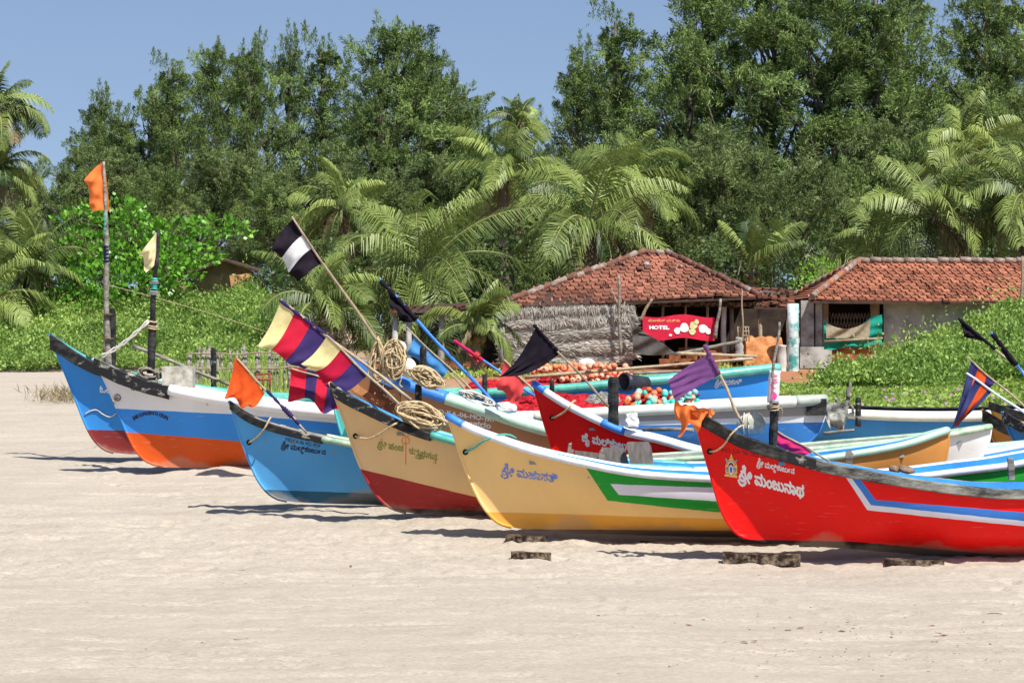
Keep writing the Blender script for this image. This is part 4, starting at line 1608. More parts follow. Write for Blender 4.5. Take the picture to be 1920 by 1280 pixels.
def sph(r, k=9, sq=1.0):
    return [(r * math.sin(PI * i / k) + .0005, -r * sq * math.cos(PI * i / k)) for i in range(k + 1)]


M['floatorange'] = mat('orange_float_plastic', (.72, .24, .11), .5, .2, 9)
M['floatpale'] = mat('faded_float_plastic', (.72, .38, .24), .55, .2, 9)
M['floatdeep'] = mat('deep_orange_float', (.70, .13, .03), .45, .2, 9)
M['floatteal'] = mat('teal_float_plastic', (.05, .55, .42), .45, .15, 9)
M['floatmint'] = mat('mint_float_plastic', (.26, .62, .54), .45, .15, 9)
M['netred'] = mat('red_netting', (.30, .005, .012), .85, .4, 16, .9, .1, (.62, .03, .04), bscale=60)

protos = {}


def float_copy(kind, loc, group, label):
    if kind not in protos:
        mb = MB()
        lathe(mb, Vector((0, 0, 0)), [(.012, -.036), (.014, -.047)] + [(r_, h) for r_, h in sph(.052, 9, .92)[2:-2]] + [(.014, .047), (.012, .036)], 12)
        me = mb.build('net_float', M[kind]).data
        o = COL.objects['net_float'] if 'net_float' in COL.objects else None
        for ob in list(COL.objects):
            if ob.data is me:
                bpy.data.objects.remove(ob)
        protos[kind] = me
    o = bpy.data.objects.new('net_float', protos[kind])
    COL.objects.link(o)
    o.location = loc
    o.rotation_euler = (random.uniform(0, 3), random.uniform(0, 3), random.uniform(0, 3))
    o.scale = [random.uniform(.9, 1.12)] * 3
    return tag(o, label, 'float', group)


def net_mound(label, Y, tops, base_y, half, mk, strands=True, seed=0):
    """tops: photo (px, py) ridge line of the heap; base_y hidden lower edge"""
    x0, x1 = tops[0][0], tops[-1][0]
    n = int((x1 - x0) / 4)
    rows = []
    for j in range(22):
        v = j / 21 * 2 - 1
        row = []
        for i in range(n + 1):
            px = x0 + (x1 - x0) * i / n
            ty = np.interp(px, [a for a, b in tops], [b for a, b in tops])
            e = 1 - abs(v) ** 2.2
            endf = min(1, min(i, n - i) / 4)
            X, zt = XZ(px, ty, Y)
            _, zb = XZ(px, base_y, Y)
            z = zb + (zt - zb) * e * endf
            z += (.05 * float(vnoise(X * 5, v * 3, seed)) + .035 * float(vnoise(X * 14, v * 8, seed + 1))) * (.4 + e)
            row.append(Vector((X, Y + v * half, z)))
        rows.append(row)
    mb = MB()
    mb.grid(rows)
    rd = random.Random(seed)
    for k in range(26):
        i = rd.randrange(2, n - 8)
        j = rd.randrange(3, 15)
        pts = [rows[min(21, max(0, j + int(2 * math.sin(q * .7 + k))))][min(n, i + q)] + Vector((0, 0, .012 + .01 * math.sin(q + k))) for q in range(0, 7)]
        mb.tube(pts, .008, 5)
    return tag(mb.build('fishing_net', M[mk]), label, 'fishing net')


net_mound('red fishing net heaped along the middle of the far blue boat', 45.4, [(850, 742), (880, 722), (930, 712), (985, 716), (1040, 712), (1090, 718), (1150, 722)], 742, .6, 'netred', seed=11)
net_mound('red fishing net lying at the right end of the far blue boat', 45.4, [(1205, 735), (1230, 718), (1260, 712), (1290, 716), (1310, 728)], 738, .5, 'netred', seed=12)
net_mound('dark red net bundle under the orange floats', 45.6, [(980, 720), (1020, 706), (1100, 700), (1170, 702), (1215, 715)], 735, .5, 'netred', seed=17)
net_mound('long red fishing net filling the striped boat', 43.3, [(905, 772), (950, 750), (1000, 742), (1060, 738), (1120, 740), (1180, 742), (1215, 728), (1245, 742), (1310, 752)], 785, .58, 'netred', seed=13)
net_mound('patch of grey netting lying on the red net', 43.1, [(1080, 762), (1105, 742), (1130, 738), (1160, 745), (1180, 760)], 770, .2, 'netgrey', seed=14)
rd = random.Random(5)
G1 = 'faded orange floats piled in the far blue boat'
for row_, (yy, xa, xb) in enumerate([(688, 1062, 1176), (694, 1052, 1182), (700, 1046, 1186), (706, 1040, 1184), (712, 1038, 1180), (690, 1100, 1150)]):
    x = xa + rd.uniform(0, 6)
    while x < xb:
        k = rd.choice(['floatorange', 'floatpale', 'floatpale', 'floatorange'])
        float_copy(k, P(x, yy + rd.uniform(-1.5, 1.5), 45.6 - .10 * row_ + rd.uniform(-.05, .05)), G1, 'faded orange ball float in the pile on the far blue boat')
        x += rd.uniform(9.5, 13)
for i in range(24):
    float_copy(rd.choice(['floatorange', 'floatpale']), P(995 + i * 3.4 + rd.uniform(-2, 2), 692 + rd.uniform(-4, 4) - i * .1, 45.8 + rd.uniform(-.05, .05)), G1, 'faded orange ball float in the pile on the far blue boat')
G2 = 'orange and teal floats piled in the striped boat'
for row_, (yy, xa, xb) in enumerate([(736, 1190, 1262), (743, 1180, 1300), (749, 1172, 1312), (755, 1168, 1306), (740, 1270, 1312)]):
    x = xa + rd.uniform(0, 6)
    while x < xb:
        teal = rd.random() < (.22 + .5 * (x > 1235))
        k = rd.choice(['floatteal', 'floatmint']) if teal else rd.choice(['floatorange', 'floatpale', 'floatdeep'])
        float_copy(k, P(x, yy + rd.uniform(-1.5, 1.5), 43.0 - .09 * row_ + rd.uniform(-.04, .04)), G2,
                   'teal ball float in the mixed pile on the striped boat' if teal else 'orange ball float in the mixed pile on the striped boat')
        x += rd.uniform(10, 15)
float_copy('floatpale', P(1223, 714, 45.0), None, 'single faded orange ball float just right of the black bucket')

# bucket lying on its side
mb = MB()
M['blackplastic'] = mat('black_plastic', (.03, .035, .045), .45, .3, 6)
bk = P(1214, 718, 44.6)
ax = (P(1170, 716, 44.3) - bk).normalized()
Lb = (P(1170, 716, 44.3) - bk).length
lathe(mb, bk, [(.002, 0), (.085, .0), (.10, .02), (.118, Lb * .45), (.125, Lb * .8), (.14, Lb * .82), (.14, Lb * .9), (.128, Lb * .91), (.14, Lb), (.148, Lb + .01), (.125, Lb + .0), (.10, .04), (.002, .035)], 22, ax)
bo = mb.build('bucket', M['blackplastic'])
tag(bo, 'black plastic bucket lying on its side on the red net', 'bucket')
M['buoywhite'] = mat('white_buoy', (.66, .66, .60), .5, .1, 6)
M['buoygrey'] = mat('weathered_buoy', (.40, .42, .32), .75, .3, 7, .4, .05, (.66, .66, .54))


def buoy(label, c, Y, r, mk, sq=1.0, axis=None):
    mb = MB()
    pr = sph(r, 12, sq)
    lathe(mb, P(c[0], c[1], Y), pr, 20, axis)
    o = mb.build('buoy', M[mk])
    mb2 = None
    return tag(o, label, 'buoy')


buoy('round white buoy hanging beside the rope coil', (766, 690), 40.6, .115, 'buoywhite', 1.25)
buoy('small clear buoy above the white one', (752, 652), 40.8, .08, 'buoywhite', 1.2)
buoy('white dome shaped buoy on top of the orange floats', (1100, 684), 46.0, .15, 'buoywhite', .75)
bu = P(1408, 795, 31.9)
mb = MB()
lathe(mb, bu, [(.002, -.16), (.06, -.15), (.105, -.10), (.128, -.02), (.13, .06), (.11, .12), (.06, .155), (.002, .16)], 22, Vector((1, .3, .12)))
for k in range(3):
    a_ = Vector((1, .3, .12)).normalized()
    mb.tube([bu + a_ * (-.08 + k * .06) + Vector((-.02 * math.cos(q), -.135 * math.cos(q), .135 * math.sin(q))) for q in np.linspace(0, 2 * PI, 20)], .006, 5, mi=1)
bb = mb.build('buoy', [M['buoygrey'], M['ropewhite']])
tag(bb, 'weathered grey green buoy lashed inside the bright red bow', 'buoy')

# wooden pole and wrapped poster on the mast stump of B7
mb = MB()
pts, rs = pole_mesh(P(1443, 770, 31.55), P(1461, 603, 31.55), .020, .013, 0, 14)
mb.tube(pts, rs, 8)
tag(mb.build('bamboo_stick', M['weathered']), 'thin upright bamboo stick lashed to the mast of the bright red boat', 'stick')
mb = MB()
c0, c1 = P(1449, 755, 31.6), P(1453, 694, 31.6)
for i in range(2):
    pass
M['poster'] = mat('printed_poster', (.66, .60, .62), .5, .1, 5)
pr = [c0 + (c1 - c0) * (i / 8) for i in range(9)]
mb.tube(pr, [.066 + .004 * math.sin(i * 2.5) for i in range(9)], 14)
ps = mb.build('printed_banner', M['poster'])
tag(ps, 'small pink and white printed banner wrapped round the mast', 'banner')
mk = MB()


def cyl_patch(mb, cx, cy, w, h, mi, shape='ell'):
    pts = []
    for i in range(14):
        a = 2 * PI * i / 14
        dx, dy = math.cos(a) * w, math.sin(a) * h
        p = P(cx + dx, cy + dy, 31.6)
        ax_ = c0 + (c1 - c0) * ((755 - cy - dy) / 61)
        ox = max(-.064, min(.064, p.x - ax_.x))
        pts.append(Vector((ax_.x + ox, 31.6 - math.sqrt(.0735 ** 2 - ox * ox), p.z)))
    mb.add(pts, [tuple(range(14))], mi)


M['pinkprint'] = mat('pink_print', (.70, .06, .25), .5, .2, 20)
for cx, cy, w_, h_ in ((1450, 742, 6, 7), (1446, 722, 4, 1), (1452, 716, 6, 1), (1452, 711, 5, 1), (1453, 704, 4, 1.2), (1449, 727, 5, 1)):
    cyl_patch(mk, cx, cy, w_, h_, 0)
for cx, cy, w_, h_ in ((1451, 742, 3, 4),):
    pass
po = mk.build('print', M['pinkprint'], ps)
for yy in (764, 768, 790):
    pass
mb = MB()
for yy in (760, 764, 768):
    c_ = P(1449, yy, 31.62)
    mb.tube([c_ + Vector((math.cos(a) * .068, math.sin(a) * .068, .006 * math.sin(a * 2 + yy))) for a in np.linspace(0, 2 * PI, 18)], .006, 5, caps=False)
c_ = P(1457, 766, 31.54)
mb.tube([c_, c_ + Vector((.05, -.02, .01)), c_ + Vector((.06, -.02, -.06)), c_ + Vector((0, -.03, -.14))], .006, 5)
mb.build('mast_lashing', M['rope'], B7.root)


# ---- boards, boxes, blocks
def thing_box(name, label, cat, c, size, rot, mk, jitter=.006, group=None):
    mb = MB()
    nx_, ny_, nz_ = [max(2, int(s_ / .08) + 1) for s_ in size]
    nx_, ny_, nz_ = min(nx_, 14), min(ny_, 4), min(nz_, 6)
    # box with slightly uneven faces and softened edges
    from mathutils import Euler
    R = Euler(rot).to_matrix()
    rd_ = random.Random(sum(map(ord, label)) % 999)

    def face(f):
        rows = []
        a, b_ = f[0], f[1]
        for i in range(a + 1):
            rows.append([f[2](i / a, j / b_) for j in range(b_ + 1)])
        mb.grid(rows, sm=False)

    def pt(x, y, z):
        v = Vector((x * size[0], y * size[1], z * size[2]))
        k = vnoise(v.x * 9 + 3, v.z * 9 + v.y * 7, 4)
        v = v * (1 + .0 * k) + Vector((float(vnoise(v.y * 12, v.z * 12, 1)), float(vnoise(v.x * 12, v.z * 12, 2)), float(vnoise(v.x * 8, v.y * 12, 3)))) * jitter * 3
        return R @ v + Vector(c)
    for s_ in (-.5, .5):
        fl_ = s_ < 0
        face((nx_, nz_, (lambda u, v, s_=s_: pt(u - .5 if s_ < 0 else .5 - u, s_, v - .5))))
        face((ny_, nz_, (lambda u, v, s_=s_: pt(s_, (.5 - u) if s_ < 0 else (u - .5), v - .5))))
        face((nx_, ny_, (lambda u, v, s_=s_: pt(u - .5, (v - .5) if s_ > 0 else (.5 - v), s_))))
    return tag(mb.build(name, M[mk]), label, cat, group)


def board_px(label, poly, Y, th=.03, mk='greywood', name='wooden_board', cat='board', lean=.0):
    mb = MB()
    ym = sum(p[1] for p in poly) / len(poly)
    fr = [P(a, b, Y) + Vector((0, (ym - b) * lean, 0)) for a, b in poly]
    bk_ = [p + Vector((0, th, 0)) for p in fr]
    n = len(poly)
    mb.add(fr + bk_, [tuple(range(n)), tuple(range(2 * n - 1, n - 1, -1))] + [(i, i + n, (i + 1) % n + n, (i + 1) % n) for i in range(n)])
    return tag(mb.build(name, M[mk]), label, cat)


M['palebox'] = mat('pale_box_boards', (.36, .34, .28), .85, .25, 9, .3, .1, (.55, .53, .46))
board_px('tallest grey board standing between the yellow and red boats', [(1174, 832), (1178, 828), (1216, 828), (1221, 836), (1229, 890), (1186, 886)], 34.9)
board_px('wide grey board standing left of the tallest board', [(1128, 838), (1172, 841), (1184, 888), (1120, 878)], 35.0)
board_px('low grey board standing left of the wide one', [(1077, 844), (1128, 850), (1126, 882), (1082, 872)], 34.85)
board_px('short weathered stake standing at the left of the grey boards', [(1066, 832), (1072, 829), (1071, 842), (1076, 843), (1072, 868), (1062, 864)], 34.7, .05, 'weathered', 'wooden_stake', 'stake')
board_px('short pale stake standing in front of the wide grey board', [(1124, 846), (1131, 840), (1130, 852), (1134, 853), (1131, 880), (1120, 878)], 34.75, .05, 'weathered', 'wooden_stake', 'stake')
board_px('weathered stake standing in the brown boat at the right', [(1586, 848), (1594, 842), (1600, 850), (1597, 876), (1586, 872)], 33.4, .05, 'weathered', 'wooden_stake', 'stake')
board_px('weathered stake standing in the bright red boat at the right edge', [(1890, 858), (1899, 858), (1902, 866), (1903, 899), (1892, 899)], 31.9, .06, 'weathered', 'wooden_stake', 'stake')
board_px('pale grey wooden box standing in the striped boat', [(303, 687), (361, 687), (361, 727), (304, 722)], 42.9, .4, 'palebox', 'wooden_box', 'box')
board_px('rusty brown box behind the tall pole of the leftmost boat', [(193, 642), (199, 642), (199, 680), (194, 680)], 45.3, .2, 'wood', 'wooden_box', 'box')
def lump(name, label, cat, c, Y, size, mk, seed):
    mb = MB()
    n, k = 16, 10
    o = P(c[0], c[1], Y)
    rows = []
    for i in range(k + 1):
        a = PI * i / k
        row = []
        for j in range(n + 1):
            t = 2 * PI * (j % n) / n
            x, y, z = math.sin(a) * math.cos(t), math.sin(a) * math.sin(t), math.cos(a)
            f = 1 + .5 * float(vnoise(x * 2.2 + seed, z * 2.2 + y, seed)) + .25 * float(vnoise(x * 5 + y * 4, z * 5, seed + 1))
            # flattened facets as in folded sheet
            q = [math.copysign(abs(v) ** .7, v) for v in (x, y, z)]
            row.append(o + Vector((q[0] * size[0] * f, q[1] * size[1] * f, q[2] * size[2] * f)))
        rows.append(row)
    mb.grid(rows, sm=False)
    return tag(mb.build(name, M[mk]), label, cat)


lump('foam_block', 'white foam block on the rail of the red boat', 'foam', (1185, 788), 38.7, (.10, .09, .09), 'white', 3)
lump('plastic_sack', 'white plastic sack in the brown boat beside the blue pole', 'sack', (948, 764), 40.8, (.14, .12, .08), 'white', 4)
mb = MB()
mb.tube([P(1205, 805, 39.3), P(1260, 804, 39.2), P(1300, 806, 39.1)], .03, 8)
tag(mb.build('timber', M['weathered']), 'grey timber lying across the red boat behind its pipe edge', 'timber')
mb = MB()
mb.tube([P(1440, 838, 33), P(1437, 845, 32.9)], .01, 5)
for (lab, a, b_, Y, r, mk) in [
    ('long pale bamboo pole laid over the floats of the far blue boat', (985, 707), (1410, 672), 45.2, .028, 'bamboo'),
    ('thin bamboo pole lying behind the far blue boat', (1180, 700), (1420, 690), 46.6, .02, 'weathered'),
    ('grey pole leaning out of the striped boat towards the left', (250, 648), (432, 722), 44.4, .03, 'weathered'),
    ('bent branch held over the grass beside the huts', (1268, 664), (1385, 640), 60.0, .04, 'weathered'),
    ('long pole lying on the sand between the boats and the thatch', (1270, 662), (1420, 668), 58.0, .035, 'bamboo'),
    ('second pale stick under the light blue flag', (890, 748), (803, 660), 43.7, .014, 'bamboo'),
        ('grey driftwood oar lying in the orange stern', (1545, 812), (1600, 806), 35.4, .02, 'weathered')]:
    m_ = MB()
    pts, rs = pole_mesh(P(*a, Y), P(*b_, Y), r, r * .8, .0, 12, seed=a[0])
    m_.tube(pts, rs, 8)
    tag(m_.build('wooden_pole', M[mk]), lab, 'pole')
# driftwood standing beside the blue boat
mb = MB()
for k, (a, b_) in enumerate([((1570, 800), (1590, 745)), ((1590, 745), (1594, 716)), ((1588, 760), (1578, 808)), ((1592, 752), (1602, 775)), ((1585, 770), (1565, 745))]):
    pts, rs = pole_mesh(P(*a, 46.3), P(*b_, 46.3), .05 if k < 2 else .03, .035 if k < 1 else .02, 0, 8, seed=k)
    mb.tube(pts, rs, 8)
tag(mb.build('driftwood_stump', M['weathered']), 'gnarled grey driftwood standing at the end of the blue boat', 'driftwood')
mb = MB()
lathe(mb, P(1698, 884, 33.2), [(.002, -.02), (.09, 0), (.11, .03), (.07, .06), (.002, .07)], 12, Vector((.2, -.2, 1)))
lathe(mb, P(1676, 883, 33.2), [(.002, -.02), (.06, 0), (.07, .03), (.05, .06), (.002, .07)], 12, Vector((.2, -.2, 1)))
M['brownsack'] = mat('brown_rag_cloth', (.22, .15, .10), .95, .4, 14, .8)
tag(mb.build('brown_rag', M['brownsack']), 'brown rag bundled on the white pipe edge at the right', 'rag')


# wooden chocks and rollers on the sand
def chock(label, x0, x1, yb, hpx, Yg, dep=.14, rz=0.0):
    a, b_ = P(x0, yb, Yg), P(x1, yb, Yg)
    zg = gzs((a.x + b_.x) / 2, Yg)
    h = hpx / F * Yg
    thing_box('wooden_block', label, 'wooden block', ((a.x + b_.x) / 2, Yg, zg + h / 2 - .01), (b_.x - a.x, dep, h), (0.02, .03, rz), 'darkwood', .004)


def gy(py):
    """distance at which the ground shows at photo row py"""
    for i in range(2000):
        Y = 22 + i * .02
        if YH + (CZ - gzs(0, Y)) / Y * F <= py:
            return Y
    return 60


chock('dark wooden block lying apart on the sand before the yellow boat', 958, 1033, 1046, 15, gy(1048), .16, .06)
chock('wooden block under the bow of the yellow boat', 950, 1024, 1016, 17, gy(1019), .20, -.15)
chock('long dark timber block lying before the bright red bow', 1355, 1500, 1052, 20, gy(1056), .2, -.04)
chock('dark block wedged under the bright red hull at the right', 1660, 1768, 1055, 15, gy(1062), .22, .05)
chock('small pale block under the middle of the yellow boat', 1200, 1232, 1018, 8, gy(1021), .14)
chock('flat piece of wood under the stem of the bright red boat', 1500, 1565, 1020, 9, gy(1030) + .3, .2)
chock('block under the keel of the tan boat', 760, 830, 975, 12, gy(982), .2)

# pebbles and leaf litter scattered in front
M['litter'] = mat('dry_litter', (.17, .09, .06), .9, .4, 20)
mb = MB()
rd = random.Random(21)
for i in range(520):
    px, py = rd.uniform(0, 1920), rd.choice([rd.uniform(1000, 1270), rd.uniform(1130, 1240)])
    if i < 12:
        px, py = [(1122, 1160), (1292, 1170), (1478, 1180), (1500, 1176), (1580, 1182), (1745, 1172), (1770, 1190), (338, 1030), (1395, 1202), (1415, 1200), (1040, 1185), (1760, 1186)][i]
    Y = gy(py)
    c = Vector(((px - 960) / F * Y, Y, 0))
    c.z = gzs(c.x, Y) - .005
    s_ = rd.uniform(.012, .03) * (1.5 if i < 12 else rd.choice([.3, .4, .6]))
    n = 7
    base = [c + Vector((math.cos(2 * PI * k / n) * s_ * rd.uniform(.6, 1.5), math.sin(2 * PI * k / n) * s_ * rd.uniform(.6, 1.3), rd.uniform(-.004, .008))) for k in range(n)]
    top = c + Vector((0, 0, s_ * rd.uniform(.1, .35)))
    mb.add(base + [top], [(k, (k + 1) % n, n) for k in range(n)])
tag(mb.build('sand_litter', M['litter']), kind='stuff')

# scraps of rope and twigs lying on the sand
rd = random.Random(77)
for k in range(7):
    px, py = rd.choice([(rd.uniform(100, 800), rd.uniform(985, 1230)), (rd.uniform(900, 1850), rd.uniform(1085, 1260))])
    Y0 = gy(py)
    x0 = (px - 960) / F * Y0
    a_ = rd.uniform(0, PI)
    pts = []
    for i in range(9):
        a_ += rd.uniform(-.6, .6)
        x0 += math.cos(a_) * .022
        Y0 += math.sin(a_) * .022
        pts.append(Vector((x0, Y0, gzs(x0, Y0) + .012)))
    mb = MB()
    mb.tube(pts, .005, 5)
    tag(mb.build('twig', M['weathered'] if k % 2 else M['litter']), 'small dry twig lying on the open sand', 'twig', 'twigs scattered on the sand')


# ------------------------------------------------------------ huts
M['tile'] = leafmat('clay_roof_tiles', (.075, .035, .024), (.36, .145, .095), 0, .85, .1)
M['tile2'] = leafmat('newer_clay_roof_tiles', (.13, .05, .03), (.44, .17, .10), 0, .8, .1)
M['tilebase'] = mat('roof_underside', (.06, .035, .025), .9, .4, 5)
M['ridge'] = mat('ridge_mortar', (.22, .15, .12), .9, .35, 5, .4, .1, (.36, .28, .23))
M['laterite'] = mat('laterite_stone', (.20, .065, .03), .95, .5, 3, .8, .05, (.42, .17, .08), bscale=9)
M['lime'] = mat('limewashed_wall', (.50, .49, .46), .9, .2, 2, .3, .05, (.70, .69, .66))
M['limedirty'] = mat('dirty_limewash', (.27, .26, .24), .9, .3, 2.5, .3, .05, (.52, .51, .48))
M['mud'] = mat('orange_mud', (.42, .15, .05), .95, .35, 3, .7, .05, (.58, .26, .11), bscale=8)
M['tan_wall'] = mat('tan_mud_wall', (.34, .24, .14), .95, .3, 2, .4)
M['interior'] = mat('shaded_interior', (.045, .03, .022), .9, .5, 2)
M['thatch'] = leafmat('dry_woven_fronds', (.26, .24, .21), (.72, .68, .61), .1, .9, .1)
M['thatchbase'] = mat('thatch_backing', (.22, .20, .175), .95, .3, 8, .6)
M['signred'] = mat('red_banner', (.58, .015, .05), .5, .15, 3)
M['darktarp'] = mat('dark_tarp', (.085, .08, .075), .8, .3, 4, .3, .15)


def tiles(name, eave, ridge, mt, parent, tw=.24, rowh=.30, seed=0, gap=.0):
    """tiled slope: eave and ridge are (xleft, xright, Y, z) with an optional eave z at the left end"""
    rd_ = np.random.default_rng(seed)
    ex0, ex1, eY, ez0, ez1 = eave
    rx0, rx1, rY, rz = ridge
    ln = math.hypot(rY - eY, rz - (ez0 + ez1) / 2)
    nr = int(ln / rowh)
    V, R = [], []
    for r in range(nr):
        t0, t1 = r / nr, (r + 1.25) / nr
        xa, xb = ex0 + (rx0 - ex0) * t0, ex1 + (rx1 - ex1) * t0
        n = max(1, int((xb - xa) / tw))
        drift = .03 * math.sin(r * 1.3)
        for i in range(n + 1):
            x = xa + (xb - xa) * i / max(1, n) - tw / 2
            if rd_.random() < gap:
                continue
            q = []
            for (dx, tt, lift) in ((0, t0, .045), (tw * .96, t0, .045), (tw * .96, t1, .012), (0, t1, .012)):
                tt2 = min(1, tt)
                f = np.clip((x + dx - ex0) / (ex1 - ex0), 0, 1)
                ez = ez0 + (ez1 - ez0) * f
                sag = -.06 * math.sin(PI * min(1, max(0, f)) * 2) * (1 - tt2)
                q.append((x + dx + drift, eY + (rY - eY) * tt2, ez + (rz - ez) * tt2 + lift + sag + rd_.normal() * .008))
            V.append(q)
            a = .5 + rd_.normal() * .17 + .55 * float(vnoise(x * .9, r * .35, seed))
            if rd_.random() < .06:
                q = [(p_[0] + .05, p_[1] - .05, p_[2] + .03) for p_ in q]
            if rd_.random() < .05:
                a += .4
            R.append(a)
            # raised side roll and front lip of the tile
            p0, p1, p2, p3 = [np.array(v) for v in q]
            up_ = np.array([0, -.015, .035])
            w_ = (p1 - p0) * .22
            V.append([p0 + up_, p0 + w_ + up_, p3 + w_ + up_ * .7, p3 + up_ * .7])
            R.append(a + .12)
            V.append([p0 - [0, 0, .045], p1 - [0, 0, .045], p1, p0])
            R.append(a - .35)
            V.append([p0 + w_, p0 + w_ + [.012, 0, -.02], p3 + w_ + [.012, 0, -.02], p3 + w_ + up_ * .7])
            R.append(a - .3)
    return quads(name, np.array(V, float), np.array(R), mt, parent)


def slab(mb, pts, th, mi=0):
    pts = [Vector(p) for p in pts]
    lo = [p - Vector((0, 0, th)) for p in pts]
    n = len(pts)
    mb.add(pts + lo, [tuple(range(n)), tuple(range(2 * n - 1, n - 1, -1))] + [(i, i + n, (i + 1) % n + n, (i + 1) % n) for i in range(n)], mi)


def wbox(mb, px0, px1, py0, py1, Y, dep, mi=0):
    a, b = P(px0, py1, Y), P(px1, py0, Y)
    mb.box(((a.x + b.x) / 2, Y + dep / 2, (a.z + b.z) / 2), (b.x - a.x, dep, b.z - a.z), mi)


# --- centre hut
Hc = empty('tiled_hut', P(1180, 690, 86), 'wide open sided hut with a sagging old red tiled hip roof behind the boats', 'hut')
eL, eR = P(925, 577, 83), P(1425, 557, 83)
rL, rR = P(1208, 476, 87), P(1250, 478, 87)
tiles('roof_tiles', (eL.x, eR.x, 83, eL.z, eR.z), (rL.x, rR.x, 87, rL.z), M['tile'], Hc, seed=3, gap=.02)
mb = MB()
bkL, bkR = Vector((eL.x, 91, eL.z)), Vector((eR.x, 91, eR.z))
slab(mb, [eL, eR, rR, rL], .06)
slab(mb, [eR, bkR, rR], .06)
slab(mb, [bkR, bkL, rL, rR], .06)
slab(mb, [bkL, eL, rL], .06)
mb.build('roof_deck', M['tilebase'], Hc)
mb = MB()
rdx = random.Random(4)
for a, b in ((rL, rR), (rR, eR), (rL, eL)):
    n = max(2, int((b - a).length / .33))
    for i in range(n):
        p, q = a + (b - a) * (i / n), a + (b - a) * ((i + 1.15) / n)
        off_ = Vector((rdx.uniform(-.03, .03), 0, .09 + rdx.uniform(-.02, .03)))
        mb.tube([p + off_, q + off_ - Vector((0, 0, .03))], [.10, .085], 8, mi=rdx.randrange(2))
M['oldridge'] = mat('old_ridge_tile', (.15, .07, .05), .9, .4, 5, .4)
mb.build('ridge_tiles', [M['ridge'], M['oldridge']], Hc)
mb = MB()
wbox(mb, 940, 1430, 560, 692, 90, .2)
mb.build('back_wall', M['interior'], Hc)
mb = MB()
wbox(mb, 930, 1425, 566, 575, 83.6, .14)
mb.build('eave_beam', M['darkwood'], Hc)
for px, wpx, py0, key in ((1148, 9, 552, 'limedirty'), (1243, 6, 560, 'wood'), (1286, 5, 560, 'wood'), (1326, 6, 560, 'wood'), (1357, 11, 560, 'lime'), (1050, 7, 565, 'wood'), (985, 8, 572, 'wood')):
    mb = MB()
    a, b = P(px, 690, 84), P(px, py0, 84)
    a.z = gzs(a.x, 84)
    pts, rs = pole_mesh(a, b, wpx / 2 / F * 84, wpx / 2 / F * 84 * .9, 0, 8, False, px)
    mb.tube(pts, rs, 8)
    mb.build('post', M[key], Hc)
mb = MB()
for i in range(60):
    r_ = random.Random(i)
    a = P(1248 + r_.uniform(0, 150), 676, 83.5 + r_.uniform(0, .8))
    zb = gzs(a.x, a.y)
    mb.box((a.x, a.y, zb + r_.uniform(0.02, .55)), (r_.uniform(.3, .5), r_.uniform(.2, .35), r_.uniform(.16, .24)), 0, None)
mb.build('stone_wall', M['laterite'], Hc)

# loose bits on the roof
for lab, px, py, Y, r in (('pale stone lying high on the hut roof', 1212, 495, 86, .10), ('pale stone lying right of the first on the hut roof', 1274, 500, 86, .12)):
    mb = MB()
    lathe(mb, P(px, py, Y - .1), sph(r, 6, .7), 9, sm=False)
    tag(mb.build('roof_stone', M['limedirty']), lab, 'stone')

# thatch screen
sc_ = empty('thatch_screen', P(1065, 680, 81.5), 'grey screen of dry woven palm fronds standing before the hut', 'screen')
mb = MB()
rows = []
for j in range(9):
    v = j / 8
    row = []
    for i in range(40):
        u = i / 39
        px = 948 + (1186 - 948) * u
        top = 577 - 6 * u + 3 * math.sin(u * 9)
        py = top + (684 - top) * v
        row.append(P(px, py, 81.5) + Vector((0, .10 * math.sin(u * 17 + v * 3) + .08 * math.sin(v * 11), 0)))
    rows.append(row)
mb.grid(rows)
mb.build('backing', M['thatchbase'], sc_)
n = 21000
u = RNG.random(n)
v = RNG.random(n) ** .9
wav = 3.5 * np.sin(u * 8 + v * 9) + 2.5 * np.sin(u * 21 + v * 4)
px = 943 + 246 * u + RNG.normal(size=n) * 1.5
py = 574 - 6 * u + 106 * v + wav * v
Y = 81.40 - .10 * RNG.random(n) - .05 * np.sin(v * 24 + u * 3)
C = np.stack([(px - 960) / F * Y, Y, CZ - (py - YH) / F * Y], -1)
top = (v + .05 * np.sin(u * 15) < .30).astype(float)
sg = np.sign(RNG.random(n) - .5)
D = np.stack([top * (RNG.normal(size=n) * .45) + (1 - top) * sg * (1 + .2 * RNG.normal(size=n)), -.06 * np.ones(n),
              top * -1.0 + (1 - top) * (-.22 + .28 * RNG.normal(size=n) - .3 * np.cos(u * 8 + v * 9) * sg)], -1)
rnd = .60 + .22 * np.sin(v * 21 + np.sin(u * 7) * 1.2) * (v > .3) - .12 * top + .35 * vnoise(u * 14, v * 8, 4) + RNG.normal(size=n) * .12
leafobj('woven_fronds', C, D, RNG.uniform(.14, .30, n), .022, rnd, M['thatch'], sc_)

# red banner with white lettering and blotches
bn = MB()
rows = []
for j in range(8):
    rows.append([P(1205 + 135 * i / 14, 592 + 3 * math.sin(i * .6) + 44 * j / 7 + .02 * i, 82.2) + Vector((0, .006 * math.sin(i), 0)) for i in range(15)])
bn.grid(rows)
bno = bn.build('shop_banner', M['signred'])
tag(bno, 'red shop banner with white lettering hung under the hut roof', 'banner')


